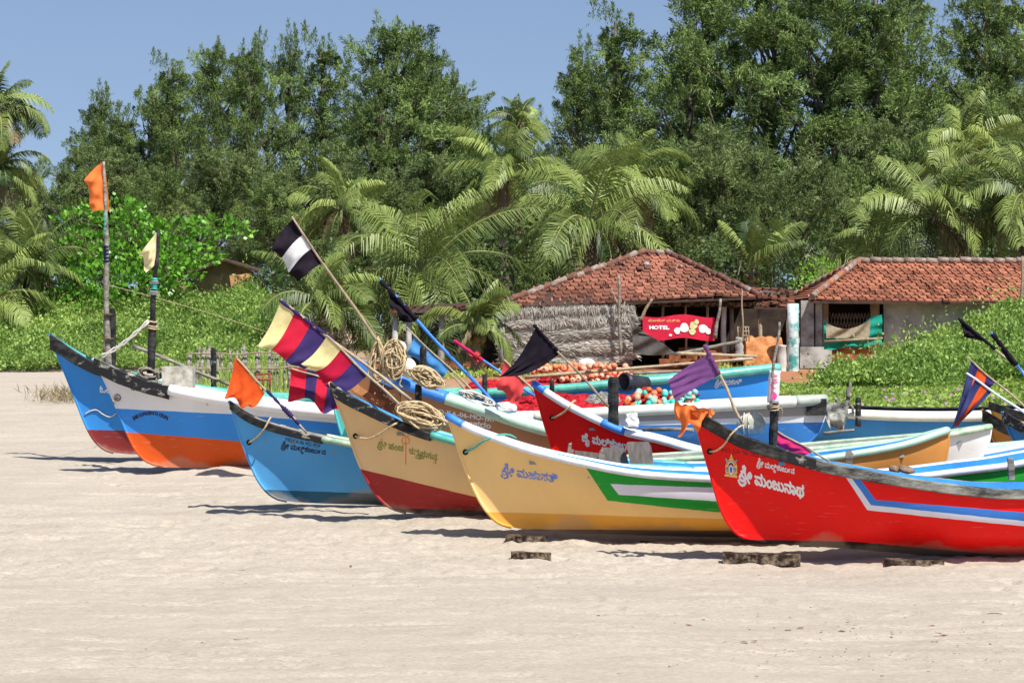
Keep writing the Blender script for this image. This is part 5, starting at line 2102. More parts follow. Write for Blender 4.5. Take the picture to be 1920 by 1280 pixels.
def flat_text(items, x, y, hpx, Y, mk, parent, bold=1, wd_px=None, nm='lettering', yo=-.012):
    polys, wd = compose(items)
    s_ = (wd_px / wd) if wd_px else hpx
    mb_ = MB()
    for (a, b_, c, d) in raster(polys, .06, bold):
        mb_.add([P(x + q[0] * s_, y - q[1] * hpx, Y) + Vector((0, yo, 0)) for q in ((a, c), (b_, c), (b_, d), (a, d))], [(0, 1, 2, 3)])
    return mb_.build(nm, M[mk], parent)


flat_text(['HOTEL'], 1217, 617, 9, 82.2, 'white', bno, 1, 38)
flat_text(['ಹೋಟೆಲ್ ಮತ್ತು'], 1215, 603, 6, 82.2, 'goldl', bno, 0, 60)
bl = MB()
M['printyellow'] = mat('print_yellow_green', (.60, .62, .30), .5, .2, 8)
for i, (cx, cy, rx, ry, mi) in enumerate([(1283, 614, 12, 11, 0), (1300, 610, 10, 9, 1), (1318, 616, 12, 10, 0), (1298, 622, 9, 7, 1), (1270, 620, 8, 8, 0), (1328, 621, 7, 7, 0), (1306, 603, 6, 6, 1), (1257, 628, 4, 3, 0)]):
    pts = [P(cx + math.cos(a) * rx * .72 * (1 + .15 * math.sin(a * 3 + i)), cy + math.sin(a) * ry * .8, 82.2) + Vector((0, -.012 - .002 * i, 0)) for a in np.linspace(0, 2 * PI, 15)[:-1]]
    bl.add(pts[::-1], [tuple(range(14))], mi)
bl.build('printed_picture', [M['white'], M['printyellow']], bno)
# dark tarp
mb = MB()
rows = []
for j in range(16):
    v = j / 15
    row = []
    for i in range(20):
        u = i / 19
        x = 1185 + (12 + 68 * (v ** .6)) * u + 2 * v
        yt = 590 + 34 * u ** .8
        yb_ = 662 + 4 * math.sin(u * 3)
        y = yt + (yb_ - yt) * v
        row.append(P(x, y, 80.9) + Vector((0, .06 * math.sin(v * 14 + u * 9), 0)))
    rows.append(row)
mb.grid(rows)
tag(mb.build('dark_tarp', M['darktarp']), 'dark tarpaulin hanging in folds between the thatch screen and the red banner', 'tarpaulin')
for lab, a, b, Y, r, mk in [('forked dead branch rising before the thatch screen', (1163, 668), (1160, 516), 81.0, .05, 'weathered'),
                            ('slanting stick leaning on the dark tarpaulin', (1200, 600), (1222, 560), 81.0, .05, 'wood'),
                            ('leaning bundle pole beside the white hut post', (1340, 635), (1352, 560), 82.0, .055, 'weathered'),
                            ('thin rusty pole standing in front of the low shed', (1393, 640), (1391, 545), 81.5, .03, 'wood'),
                            ('stout grey post standing before the low shed', (1386, 676), (1386, 632), 80.0, .13, 'limedirty'),
                            ('pole at the far right standing in the green bushes', (1912, 640), (1918, 480), 79.0, .05, 'wood')]:
    m_ = MB()
    pts, rs = pole_mesh(P(*a, Y), P(*b, Y), r, r * .7, 0, 10, True, a[0])
    m_.tube(pts, rs, 8)
    if 'forked' in lab:
        for q in (((1161, 580), (1146, 540)), ((1161, 600), (1172, 565)), ((1162, 575), (1190, 588))):
            m_.tube([P(*q[0], Y), P(*q[1], Y)], [.035, .02], 6)
    tag(m_.build('pole', M[mk]), lab, 'pole')
# lattice chair-like frame
mb = MB()
for i in range(5):
    mb.tube([P(1383 + i * 5, 612, 81.6), P(1385 + i * 5, 640, 81.6)], .018, 5)
for j in range(4):
    mb.tube([P(1382, 613 + j * 8, 81.6), P(1405, 613 + j * 8, 81.6)], .018, 5)
tag(mb.build('cane_rack', M['wood']), 'small brown cane rack in front of the low shed', 'rack')

# --- low shed between the huts
Hs = empty('low_shed', P(1440, 690, 87), 'low open shed with broken tiles and grey sheets on its roof, between the two huts', 'shed')
e0, e1 = P(1365, 574, 84), P(1486, 577, 84)
r0, r1 = P(1395, 540, 88), P(1480, 546, 88)
tiles('roof_tiles', (e0.x, e1.x, 84, e0.z, e1.z), (r0.x, r1.x, 88, r0.z), M['tile'], Hs, seed=8, gap=.1)
mb = MB()
slab(mb, [e0, e1, r1, r0], .06)
mb.build('roof_deck', M['tilebase'], Hs)
mb = MB()
for i in range(6):
    a = P(1396 + i * 8, 562 - i * 2.2, 84.9) + Vector((0, 0, .05))
    mb.box(tuple(a), (.36, .5, .06), 0)
mb.build('roof_sheet', M['limedirty'], Hs)
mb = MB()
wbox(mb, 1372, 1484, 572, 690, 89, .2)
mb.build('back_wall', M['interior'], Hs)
for px in (1372, 1425, 1478):
    mb = MB()
    mb.tube([Vector((P(px, 600, 84.3).x, 84.3, gzs(P(px, 600, 84.3).x, 84.3))), P(px, 575, 84.3)], .07, 8)
    mb.build('post', M['wood'], Hs)
mb = MB()
wbox(mb, 1428, 1480, 520 + 27, 553, 84.6, .3)
mb.build('broken_eave', M['darkwood'], Hs)
mb = MB()
rows = []
for j in range(14):
    v = j / 13 * 2 - 1
    rows.append([Vector((P(1392 + i * 6.2, 0, 83).x, 83.2 + v * .8, gzs(9, 83) + (.02 + .95 * (1 - v * v) * min(1, math.sin(PI * (i + 1) / 15) * 2.4)) + .12 * float(vnoise(i * .7, j * .6, 3)))) for i in range(14)])
mb.grid(rows, sm=False)
tag(mb.build('earth_mound', M['mud']), 'heap of orange earth in front of the low shed', 'earth heap')

# --- right hut
Hr = empty('tiled_house', P(1720, 690, 88), 'long whitewashed house with a neat red tiled roof at the right', 'house')
zE = P(0, 561, 83.5).z
xL = P(1524, 0, 83.5).x
xR = 21.0
xr0 = P(1610, 0, 87.3).x
zR = P(0, 494, 87.3).z
tiles('roof_tiles', (xL, xR, 83.5, zE, zE - .10), (xr0, xR, 87.3, zR), M['tile2'], Hr, seed=5)
mb = MB()
A_, B_, C_, D_ = Vector((xL, 83.5, zE)), Vector((xR, 83.5, zE - .1)), Vector((xR, 87.3, zR)), Vector((xr0, 87.3, zR))
A2, B2_ = Vector((xL, 91.1, zE)), Vector((xR, 91.1, zE - .1))
dn_ = Vector((0, 0, -.05))
slab(mb, [A_ + dn_, B_ + dn_, C_ + dn_, D_ + dn_], .07)
slab(mb, [A2, D_, C_, B2_], .07)
slab(mb, [A2, A_, D_], .07)
mb.build('roof_deck', M['tilebase'], Hr)
# tiles on the hip end
V, R = [], []
rr_ = np.random.default_rng(9)
for r in range(14):
    t0, t1 = r / 14, (r + 1.2) / 14
    y0, y1 = 83.5 + 3.8 * t0, 91.1 - 3.8 * t0
    nn = max(1, int((y1 - y0) / .26))
    for i in range(nn):
        ya, yb2 = y0 + (y1 - y0) * i / nn, y0 + (y1 - y0) * (i + .95) / nn
        q = []
        for yy, tt, lf in ((ya, t0, .06), (yb2, t0, .06), (yb2, t1, .03), (ya, t1, .03)):
            q.append((xL + (xr0 - xL) * min(1, tt) - .02, yy, zE + (zR - zE) * min(1, tt) + lf))
        V.append(q)
        R.append(.45 + rr_.normal() * .22)
quads('hip_tiles', np.array(V), np.array(R), M['tile2'], Hr)
mb = MB()
for a, b in ((D_, C_), (D_, A_), (D_, A2)):
    n_ = int((b - a).length / .34)
    for i in range(n_):
        p, q = a + (b - a) * (i / n_), a + (b - a) * ((i + 1.15) / n_)
        o_ = Vector((0, 0, .10 + rdx.uniform(-.015, .02)))
        mb.tube([p + o_, q + o_ - Vector((0, 0, .025))], [.105, .09], 8, mi=0 if a is D_ and b is C_ else rdx.randrange(2))
M['newridge'] = mat('orange_ridge_tile', (.30, .12, .07), .9, .4, 5, .4)
mb.build('ridge_tiles', [M['ridge'], M['newridge']], Hr)
zg = 1.2
mb = MB()
xw = P(1657, 0, 84.6).x
mb.box(((xw + xR) / 2, 84.7, (zg + zE) / 2), (xR - xw, .2, zE - zg - .04), 0)
mb.build('wall', M['lime'], Hr)
mb = MB()
mb.box(((xL + xR) / 2 + .3, 90.6, (zg + zE) / 2), (xR - xL - .8, .2, zE - zg - .04), 0)
mb.box((xL + .45, 87.6, (zg + zE) / 2 - .55), (.18, 6, (zE - zg) - 1.2), 0)
mb.build('side_wall', M['limedirty'], Hr)
mb = MB()
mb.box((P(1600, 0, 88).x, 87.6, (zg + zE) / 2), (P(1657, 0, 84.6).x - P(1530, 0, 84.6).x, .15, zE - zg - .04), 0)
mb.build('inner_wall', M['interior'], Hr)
for px, wpx, key in ((1513, 24, 'limedirty'), (1535, 13, 'limedirty'), (1548, 10, 'tan_wall'), (1640, 16, 'tan_wall')):
    mb = MB()
    a = P(px, 600, 84.4)
    ww = wpx / F * 84.4
    mb.box((a.x, 84.4, (zg + zE) / 2), (ww, ww * .8, zE - zg - .05), 0)
    mb.build('pillar', M[key], Hr)
mb = MB()
for i in range(14):
    a, b = P(1556 + i * 6, 586, 85), P(1562 + i * 6, 616, 85)
    mb.bar(a, b, .02, .02)
    a, b = P(1562 + i * 6, 586, 85), P(1556 + i * 6, 616, 85)
    mb.bar(a, b, .02, .025)
mb.build('window_lattice', M['wood'], Hr)
mb = MB()
wbox(mb, 1500, 1560, 650, 690, 84.1, .3)
mb.build('low_wall', M['limedirty'], Hr)
mb = MB()
wbox(mb, 1553, 1650, 650, 676, 84.3, .25)
mb.build('base_wall', M['laterite'], Hr)
# green tarp
tg = empty('green_tarpaulin', P(1600, 655, 83.2), 'green tarpaulin with a faded sagging fold hung under the eave of the long house', 'tarpaulin')
mb = MB()
rows = []
for j in range(20):
    v = j / 19
    row = []
    for i in range(30):
        u = i / 29
        x = 1545 + 109 * u
        top = 601 + 16 * math.sin(PI * min(1, u * 1.25)) * (1 if u < .8 else .0) - (0 if u < .55 else (u - .55) * 26)
        bot = 655 - 9 * u + 2 * math.sin(u * 12)
        row.append(P(x, top + (bot - top) * v, 83.2) + Vector((0, .06 * math.sin(u * 9 + v * 7) + .03 * math.sin(v * 17), 0)))
    rows.append(row)
mb.grid(rows)
mb.build('sheet', M['cteal'], tg)
mb = MB()
rows = []
for j in range(10):
    v = j / 9
    rows.append([P(1549 + 84 * (i / 19) - 4 * v * (i / 19), (606 + 14 * math.sin(PI * i / 19) - 8 * (i / 19)) * (1 - v) + 634 * v, 83.05) + Vector((0, .05 * math.sin(i * .7 + v * 5), 0)) for i in range(20)])
mb.grid(rows)
M['fadedtarp'] = mat('faded_tan_mesh', (.30, .25, .17), .9, .2, 9, .2)
mb.build('faded_fold', M['fadedtarp'], tg)
mb = MB()
mb.tube([P(1545, 640, 83.0), P(1655, 634, 83.0)], .035, 8)
mb.build('rod', M['wood'], tg)
# painted round column / drum in front
mb = MB()
M['tealwash'] = mat('peeling_teal_wash', (.10, .42, .38), .8, .3, 3, .3, .1, (.55, .62, .62), lo=.42, hi=.55)
lathe(mb, Vector((P(1487, 0, 82).x, 82, 1.35)), [(.17, 0), (.17, .6), (.165, 1.2), (.17, P(0, 569, 82).z - 1.35), (.0, P(0, 569, 82).z - 1.35)], 14)
tag(mb.build('round_pillar', M['tealwash']), 'round pillar with peeling teal and white paint left of the long house', 'pillar')
mb = MB()
lathe(mb, Vector((P(1466, 0, 82).x, 82, 1.38)), [(.13, 0), (.14, .5), (.12, .75), (.15, .8), (.0, .82)], 12)
tag(mb.build('white_stump', M['lime']), 'short white stump beside the peeling round pillar', 'stump')
mb = MB()
lathe(mb, P(1605, 499, 87.2), [(.06, -.05), (.05, .06), (.03, .10), (.045, .15), (.0, .20)], 8)
mb.tube([P(1605, 492, 87.2), P(1613, 487, 87.2)], .03, 6)
tag(mb.build('bird', M['lime']), 'small white bird perched at the left end of the long house ridge', 'bird')

# --- left distant shed and the open lean-to
M['ctanor'] = cloth('faded_orange_sheet', (.56, .30, .15))
Hl = empty('small_shed', P(410, 570, 97), 'small tan shed with a dark gable roof half hidden by the broad leaved tree', 'shed')
mb = MB()
slab(mb, [P(352, 512, 95), P(420, 486, 95), P(424, 484, 100), P(350, 508, 100)], .06)
slab(mb, [P(420, 486, 95), P(484, 507, 95), P(488, 503, 100), P(424, 484, 100)], .06)
mb.build('roof', M['tilebase'], Hl)
mb = MB()
a, b, c = P(364, 510, 95.6), P(474, 508, 95.6), P(420, 489, 95.6)
mb.add([a, Vector((a.x, 95.6, 3.0)), Vector((b.x, 95.6, 3.0)), b, c], [(0, 1, 2, 3, 4)])
mb.build('wall', M['tan_wall'], Hl)
mb = MB()
wbox(mb, 330, 352, 524, 562, 95.2, .2)
mb.build('side_panel', M['tan_wall'], Hl)
tag(cloth_part(None, 95.0, (430, 516), (436, 556), (477, 558), (472, 512), [(1, 'ctanor')], amp=.12, waves=3, nm='orange_sheet'), 'faded orange sheet hanging on the small tan shed', 'sheet')

Hv = empty('lean_to', P(840, 640, 80), 'open lean-to with a thin red tiled edge on pale posts left of the thatch screen', 'lean-to')
e0, e1 = P(735, 588, 81), P(950, 580, 81)
r0, r1 = P(760, 575, 84), P(980, 560, 84)
tiles('roof_tiles', (e0.x, e1.x, 81, e0.z, e1.z), (r0.x, r1.x, 84, r0.z), M['tile'], Hv, seed=12, gap=.03)
mb = MB()
slab(mb, [e0, e1, r1, r0], .08)
mb.build('roof_deck', M['tilebase'], Hv)
for px in (739, 765, 826, 940):
    mb = MB()
    x_ = P(px, 0, 81.3).x
    mb.tube([Vector((x_, 81.3, gzs(x_, 81.3) - .1)), Vector((x_ + .04, 81.3, e0.z))], [.10, .08], 8)
    mb.build('post', M['limedirty'], Hv)
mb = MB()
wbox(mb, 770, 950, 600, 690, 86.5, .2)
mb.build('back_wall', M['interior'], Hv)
mb = MB()
for i in range(46):
    r_ = random.Random(i + 90)
    a = P(700 + r_.uniform(0, 245), 676, 78.5 + r_.uniform(0, .9))
    mb.box((a.x, a.y, gzs(a.x, a.y) + r_.uniform(0.0, .28)), (r_.uniform(.25, .45), r_.uniform(.2, .35), r_.uniform(.14, .22)), 0, None)
tag(mb.build('laterite_wall', M['laterite']), 'low tumbled wall of red laterite blocks under the palms', 'wall')

# --- stick fence
fn = empty('stick_fence', P(440, 730, 60), 'rough grey stick fence standing in the grass behind the striped boat', 'fence')
rdf = random.Random(17)
for i in range(26):
    mb = MB()
    px = 352 + i * 8.2 + rdf.uniform(-2, 2)
    x_ = P(px, 0, 60).x
    zt = P(0, 652 + rdf.uniform(-8, 14), 60).z
    r_ = rdf.uniform(.018, .045)
    mb.tube([Vector((x_, 60, gzs(x_, 60) - .05)), Vector((x_ + rdf.uniform(-.05, .05), 60, (zt + 1) / 2)), Vector((x_ + rdf.uniform(-.08, .08), 60.02, zt))], [r_, r_, r_ * .8], 6)
    mb.build('picket', M['weathered'], fn)
for yy in (662, 690):
    mb = MB()
    mb.tube([P(348 + i * 22, yy + rdf.uniform(-3, 3), 59.93) for i in range(11)], .016, 6)
    mb.build('rail', M['wood'], fn)
mb = MB()
for (a, b) in (((478, 702), (508, 700)), ((480, 712), (508, 711)), ((482, 700), (481, 735)), ((494, 700), (493, 735)), ((507, 698), (506, 735))):
    mb.tube([P(*a, 58), P(*b, 58)], .022, 6)
M['rust'] = mat('rusty_iron', (.25, .06, .03), .8, .4, 12)
tag(mb.build('iron_rack', M['rust']), 'rusty red iron rack standing behind the striped boat', 'rack')
mb = MB()
mb.tube([P(205 + i * 15, 535 + (i * 15) * .30 - 4 * math.sin(PI * i / 22), 45.1 + i * .6) for i in range(23)], .006, 5)
tag(mb.build('mooring_line', M['rope']), 'thin line stretched from the tall flag pole down to the right', 'line')


# ------------------------------------------------------------ trees
def casuarina_parts(seed, H, R, nl, dens, spread=.5, low=.16):
    """trunk mesh and needle-plume mesh around the origin"""
    g = np.random.default_rng(seed)
    tb = MB()
    pts = []
    x = y = 0
    for i in range(11):
        t = i / 10
        x += g.normal() * .14 * H / 16
        y += g.normal() * .14 * H / 16
        pts.append(Vector((x, y, H * .93 * t)))
    tb.tube(pts, [.20 * H / 16 * (1 - .88 * i / 10) + .02 for i in range(11)], 9)
    C, D, Ls, Rn = [], [], [], []
    for k in range(nl):
        t = low + (1 - low) * (k + g.random()) / nl
        az = k * 2.4 + g.normal() * .5
        prof = min(1, (1.04 - t) * 2.2) ** .75 * (.72 + .28 * min(1, (t - low) * 4 + .3))
        L = R * prof * g.uniform(.6, 1.15)
        el = math.radians(g.uniform(8, 42) + 38 * t)
        i0 = min(9, int(t * .93 * 10))
        p0 = pts[i0] + (pts[i0 + 1] - pts[i0]) * (t * .93 * 10 - i0) if i0 < 10 else pts[-1]
        d = Vector((math.cos(az) * math.cos(el), math.sin(az) * math.cos(el), math.sin(el)))
        lp = []
        q = p0.copy()
        for s_ in range(7):
            lp.append(q.copy())
            d = (d + Vector(g.normal(size=3)) * .14 + Vector((0, 0, .06))).normalized()
            q = q + d * L / 6
        tb.tube(lp, [.055 * H / 16 * (1 - .8 * i / 6) + .008 for i in range(7)], 5)
        ncl = max(2, int(round(dens * (1 + L * .75))))
        for m_ in range(ncl):
            s_ = 1.0 if m_ == 0 else g.uniform(.30, .95)
            i1 = min(5, int(s_ * 6))
            b = lp[i1] + (lp[i1 + 1] - lp[i1]) * (s_ * 6 - i1)
            if m_:
                b = b + Vector(g.normal(size=3)) * .38
            ax = (d * .5 + Vector(g.normal(size=3)) * .3 + Vector((0, 0, .8))).normalized()
            rr = g.uniform(.42, .80) * (1 - .35 * t)
            hh = rr * g.uniform(.9, 1.9)
            tone = .50 + g.normal() * .20
            # several feathery fingers make up a clump
            for q_ in range(5):
                o_ = g.normal(size=3) * rr * .45
                a2 = np.array(ax) + g.normal(size=3) * .45
                a2 /= np.linalg.norm(a2)
                nn_ = int(82 * (rr / .6))
                tt = g.random(nn_) ** .8
                cc = np.array(b)[None] + o_[None] + a2[None] * (tt * hh)[:, None] + g.normal(size=(nn_, 3)) * (.11 * (1.15 - tt))[:, None] * rr / .5
                C.append(cc)
                D.append(a2[None] * .8 + g.normal(size=(nn_, 3)) * .45)
                Ls.append(g.uniform(.14, .28, nn_) * (1.1 - .45 * tt))
                Rn.append(np.clip(tone + g.normal() * .08 + g.normal(size=nn_) * .10, 0, 1))
    # leading shoots at the top
    for q_ in range(7):
        b = pts[-1] + Vector((g.normal() * .5, g.normal() * .28, -g.random() * 1.2))
        hh = g.uniform(.6, 1.3)
        nn_ = 130
        tt = g.random(nn_)
        C.append(np.array(b)[None] + np.array([[g.normal() * .12, 0, 1]]) * (tt * hh)[:, None] + g.normal(size=(nn_, 3)) * (.16 * (1.1 - tt))[:, None])
        D.append(np.array([[0, 0, 1.0]]) + g.normal(size=(nn_, 3)) * .45)
        Ls.append(g.uniform(.14, .24, nn_))
        Rn.append(np.clip(.42 + g.normal(size=nn_) * .12, 0, 1))
    C = np.concatenate(C)
    D = np.concatenate(D)
    return tb, C, D, np.concatenate(Ls), np.concatenate(Rn)


CAS = []


def cas_proto(idx, seed, H, R, nl, dens, spread, low, mk):
    tb, C, D, Ls, Rn = casuarina_parts(seed, H, R, nl, dens, spread, low)
    root = empty('casuarina_tree', (0, 0, 0), '', 'tree')
    tb.build('trunk', M['bark'], root)
    leafobj('crown', C, D, Ls, .038, Rn, M[mk], root)
    CAS.append([root, H, False])


cas_proto(0, 1, 16, 4.6, 60, 1.0, .45, .20, 'leaf_cas')
cas_proto(1, 2, 16, 3.5, 52, 1.0, .40, .12, 'leaf_cas')
cas_proto(2, 3, 16, 5.2, 58, .95, .5, .22, 'leaf_cas')
cas_proto(3, 4, 16, 3.6, 34, .50, .5, .25, 'leaf_cas')
cas_proto(4, 5, 10, 4.2, 46, 1.0, .6, .05, 'leaf_casb')
cas_proto(5, 8, 10, 3.6, 34, .8, .6, .08, 'leaf_cas')
cas_proto(6, 9, 10, 4.4, 40, .9, .6, .05, 'leaf_casb')


def cas(idx, px, py_top, Y, label, group=None, rz=0, wid=1.0):
    root, H, used = CAS[idx]
    p = P(px, py_top, Y)
    g0 = gzs(p.x, Y)
    s_ = (p.z - g0) / H
    if not used:
        o = root
        CAS[idx][2] = True
    else:
        o = root.copy()
        COL.objects.link(o)
        for ch in root.children:
            c = ch.copy()
            COL.objects.link(c)
            c.parent = o
    o.location = (p.x, Y, g0 - .1)
    o.rotation_euler = (0, 0, rz)
    ww = s_ ** .6 * wid
    o.scale = (ww, ww, s_)
    o['label'] = label
    o['category'] = 'tree'
    if group:
        o['group'] = group
    elif 'group' in o:
        del o['group']


GT = 'casuarina trees behind the village'
for a in [
    (1, 35, 285, 120, 'low casuarina behind the upper left palm', 3.1, .9),
    (1, 125, 262, 122, 'low casuarina at the left end of the tree belt, next to the tall palm', 1),
    (2, 175, 212, 124, 'rounded low casuarina, second from the left end of the belt', 2.6, .8),
    (1, 245, 190, 119, 'dense casuarina filling the slope of the belt left of the tall group', 5.1, 1.1),
    (1, 300, 150, 122, 'dense casuarina joining the slope to the tall left group', 1.6, 1.0),
    (1, 900, 205, 117, 'low casuarina at the left side of the sky gap', 2.2, .9),
    (3, 1045, 120, 132, 'pale wispy casuarina in the middle of the sky gap', 4.2, 1.2),
    (3, 1140, 95, 128, 'wispy casuarina at the right side of the sky gap', 5.0, 1.1),
    (1, 1720, 60, 127, 'casuarina filling the space right of the darkest one', 3.9, 1.0),
    (1, 1905, -60, 132, 'thin casuarina at the upper right corner', 2.9, 1.3),
    (3, 205, 150, 126, 'thin topped casuarina left of the first big crown', 2),
    (3, 268, 140, 121, 'thin casuarina with feathery tips, second from the left palm', 3, .9),
    (1, 345, 88, 118, 'casuarina whose pointed crown starts the tall left group', 4),
    (2, 415, 66, 126, 'rounded casuarina with a broad uneven top in the left group', 5, .9),
    (1, 462, 52, 120, 'narrow upright casuarina right of the rounded one', 6, .9),
    (3, 515, 62, 130, 'sparse casuarina standing in the gap of the left group', .7, .7),
    (3, 560, 40, 124, 'slender dark casuarina with one finger like top', 1.9, .8),
    (1, 625, 34, 122, 'casuarina left of the highest crown in the middle', 3.3),
    (0, 735, 10, 119, 'highest casuarina in the middle of the photo, broad and dense', 5.2, 1.15),
    (1, 800, 34, 126, 'casuarina just right of the highest middle crown', 2.7),
    (2, 850, 118, 121, 'broad casuarina sloping down to the sky gap', 4.4, .75),
    (1, 690, 90, 116, 'dense casuarina under the highest middle crown', .3),
    (3, 1010, 175, 138, 'wispy casuarina standing alone in the sky gap', .2, .9),
    (3, 1095, 62, 134, 'tall wispy casuarina with sky showing through', 2.1, 1.0),
    (1, 1195, -10, 126, 'tall casuarina starting the right hand group', 4.0, 1.25),
    (3, 1262, 30, 122, 'loose casuarina behind the right group front', 4.9, 1.25),
    (0, 1330, -70, 128, 'broad tall casuarina over the centre hut', .9, 1.3),
    (2, 1440, -90, 124, 'very tall casuarina between the two huts', 3.1, 1.3),
    (0, 1560, -120, 122, 'darkest tall casuarina behind the long house ridge end', 4.2, 1.25),
    (1, 1640, -60, 120, 'dense dark casuarina over the long house', 2.2, 1.3),
    (3, 1745, -90, 130, 'open crowned casuarina with sky between its branches', 1.2, 1.2),
    (1, 1830, -70, 126, 'wind combed casuarina near the right edge', 5.9, 1.3),
    (2, 1850, 165, 118, 'low dense casuarina under the open crowned ones', 0.4, .9),
    (1, 1910, 60, 124, 'casuarina cut by the right edge', 3.7),
]:
    cas(a[0], a[1], a[2], a[3], a[4], GT, a[5], a[6] if len(a) > 6 else 1.0)
for i, (px, py, Y) in enumerate([(-20, 300, 112), (70, 290, 110), (190, 300, 112), (300, 290, 108), (400, 280, 110), (500, 300, 107), (590, 290, 110), (690, 300, 108), (800, 290, 111), (900, 270, 109),
                                 (985, 300, 112), (1060, 290, 108), (1150, 250, 112), (1240, 240, 110), (1330, 260, 108), (1420, 235, 112), (1500, 300, 107), (1560, 270, 110), (1650, 250, 113), (1760, 230, 110), (1860, 280, 108), (1940, 250, 111)]):
    cas((4, 5, 6, 5)[i % 4], px, py + (0, 25, -12, 34)[(i * 7) % 4], Y, 'low brownish casuarina scrub tree in the shaded understorey', 'low trees in the shaded understorey', i * 1.7, 1.15)


# ---- palms
def palm(label, crown, Y, L, nf, seed, foot=None, mk='leaf_palm', lift=0.0, trunk_r=.16, dry=3, droop=1.0, lean=0.0, only_up=False, group=None):
    g = np.random.default_rng(seed)
    c = P(crown[0], crown[1], Y)
    fx = P(foot, 0, Y).x if foot is not None else c.x + lean
    base = Vector((fx, Y, gzs(fx, Y) - .1))
    root = empty('coconut_palm', base, label, 'palm tree', group)
    mb = MB()
    pts = []
    n = 16
    for i in range(n + 1):
        t = i / n
        pts.append(base + (c - base) * t + Vector(((c.x - base.x) * -.18 * math.sin(PI * t), 0, 0)))
    mb.tube(pts, [trunk_r * (1.35 - .55 * i / n) * (1 + .05 * (i % 2)) for i in range(n + 1)], 10)
    mb.build('trunk', M['palmbark'], root)
    rb = MB()
    V, R = [], []
    VD, RD_ = [], []
    for k in range(nf + dry):
        dead = k >= nf
        az = k * 2.399 + g.normal() * .4
        f = k / max(1, nf - 1)
        el = math.radians(84 - 100 * f ** .9 + g.normal() * 7) if not dead else math.radians(-45 + g.normal() * 15)
        if only_up:
            el = math.radians(85 - 45 * f + g.normal() * 6)
        Lf = L * g.uniform(.72, 1.15) * (.75 if dead else 1) * (1 - .15 * (f < .15))
        bend = (1.15 + .95 * g.random()) * droop * (1 - .35 * (f < .2))
        q = c.copy()
        ns = 26
        path = []
        tan = []
        yaw = g.normal() * .25
        for s_ in range(ns + 1):
            t = s_ / ns
            e = el - bend * t ** 1.35 * (1.0 if not dead else .6)
            e = max(e, -1.45)
            a2 = az + yaw * t
            d = Vector((math.cos(a2) * math.cos(e), math.sin(a2) * math.cos(e), math.sin(e)))
            path.append(q.copy())
            tan.append(d)
            q = q + d * Lf / ns
        rb.tube(path, [.038 * (1 - .85 * i / ns) for i in range(ns + 1)], 5, 1 if dead else 0)
        twist = g.normal() * .5
        torn = g.random(56) < (.04 if not dead else .3)
        if g.random() < .3:
            torn[int(g.integers(8, 46)):][:5] = True
        hang = g.uniform(.55, 1.25)
        base_r = (.50 + g.normal() * .23 - .15 * (f > .75)) if not dead else .5
        nl = 56
        for j in range(nl):
            t = .14 + .86 * (j + g.random() * .5) / nl
            i0 = min(ns - 1, int(t * ns))
            p = path[i0] + (path[i0 + 1] - path[i0]) * (t * ns - i0)
            d = tan[i0]
            sdv = d.cross(Vector((0, 0, 1)))
            if sdv.length < .08:
                sdv = Vector((math.sin(az), -math.cos(az), 0))
            if torn[j]:
                continue
            sdv.normalize()
            upv = sdv.cross(d)
            ll = L * .29 * (math.sin(PI * min(1, t * .86 + .12)) ** .55) * g.uniform(.85, 1.1)
            for sg in (-1, 1):
                dir1 = (sdv * sg * .85 + d * .55 + upv * (.02 + twist * sg) + Vector(g.normal(size=3)) * .07).normalized()
                dir2 = (dir1 * .55 + d * .25 + Vector((0, 0, -hang if not dead else -1.4))).normalized()
                wv = d.cross(dir1).cross(dir1).normalized() * .019
                m1 = p + dir1 * ll * .5
                e1 = m1 + dir2 * ll * .55
                rv = base_r + g.normal() * .08
                (VD if dead else V).append([p - wv * .5, p + wv * .5, m1 + wv, m1 - wv])
                (RD_ if dead else R).append(rv)
                (VD if dead else V).append([m1 - wv, m1 + wv, e1 + wv * .15, e1 - wv * .15])
                (RD_ if dead else R).append(rv - .05)
    rb.build('frond_stalks', [mat_once('frond_stalk', (.24, .26, .09)), M['leaf_palmdry']], root)
    quads('crown', np.array([[tuple(v) for v in q] for q in V]), np.array(R), M[mk], root)
    if VD:
        quads('dry_fronds', np.array([[tuple(v) for v in q] for q in VD]), np.array(RD_), M['leaf_palmdry'], root)
    # nuts and fibre at the heart
    hb_ = MB()
    for k in range(7):
        a = k * 2.4
        lathe(hb_, c + Vector((math.cos(a) * .20, math.sin(a) * .20, -.22 - .06 * (k % 3))), sph(.11, 6, 1.15), 8)
    hb_.build('coconuts', mat_once('coconut_husk', (.16, .14, .05)), root)
    return root


_mo = {}


def mat_once(n, c):
    if n not in _mo:
        _mo[n] = mat(n, c, .7, .25, 8)
    return _mo[n]


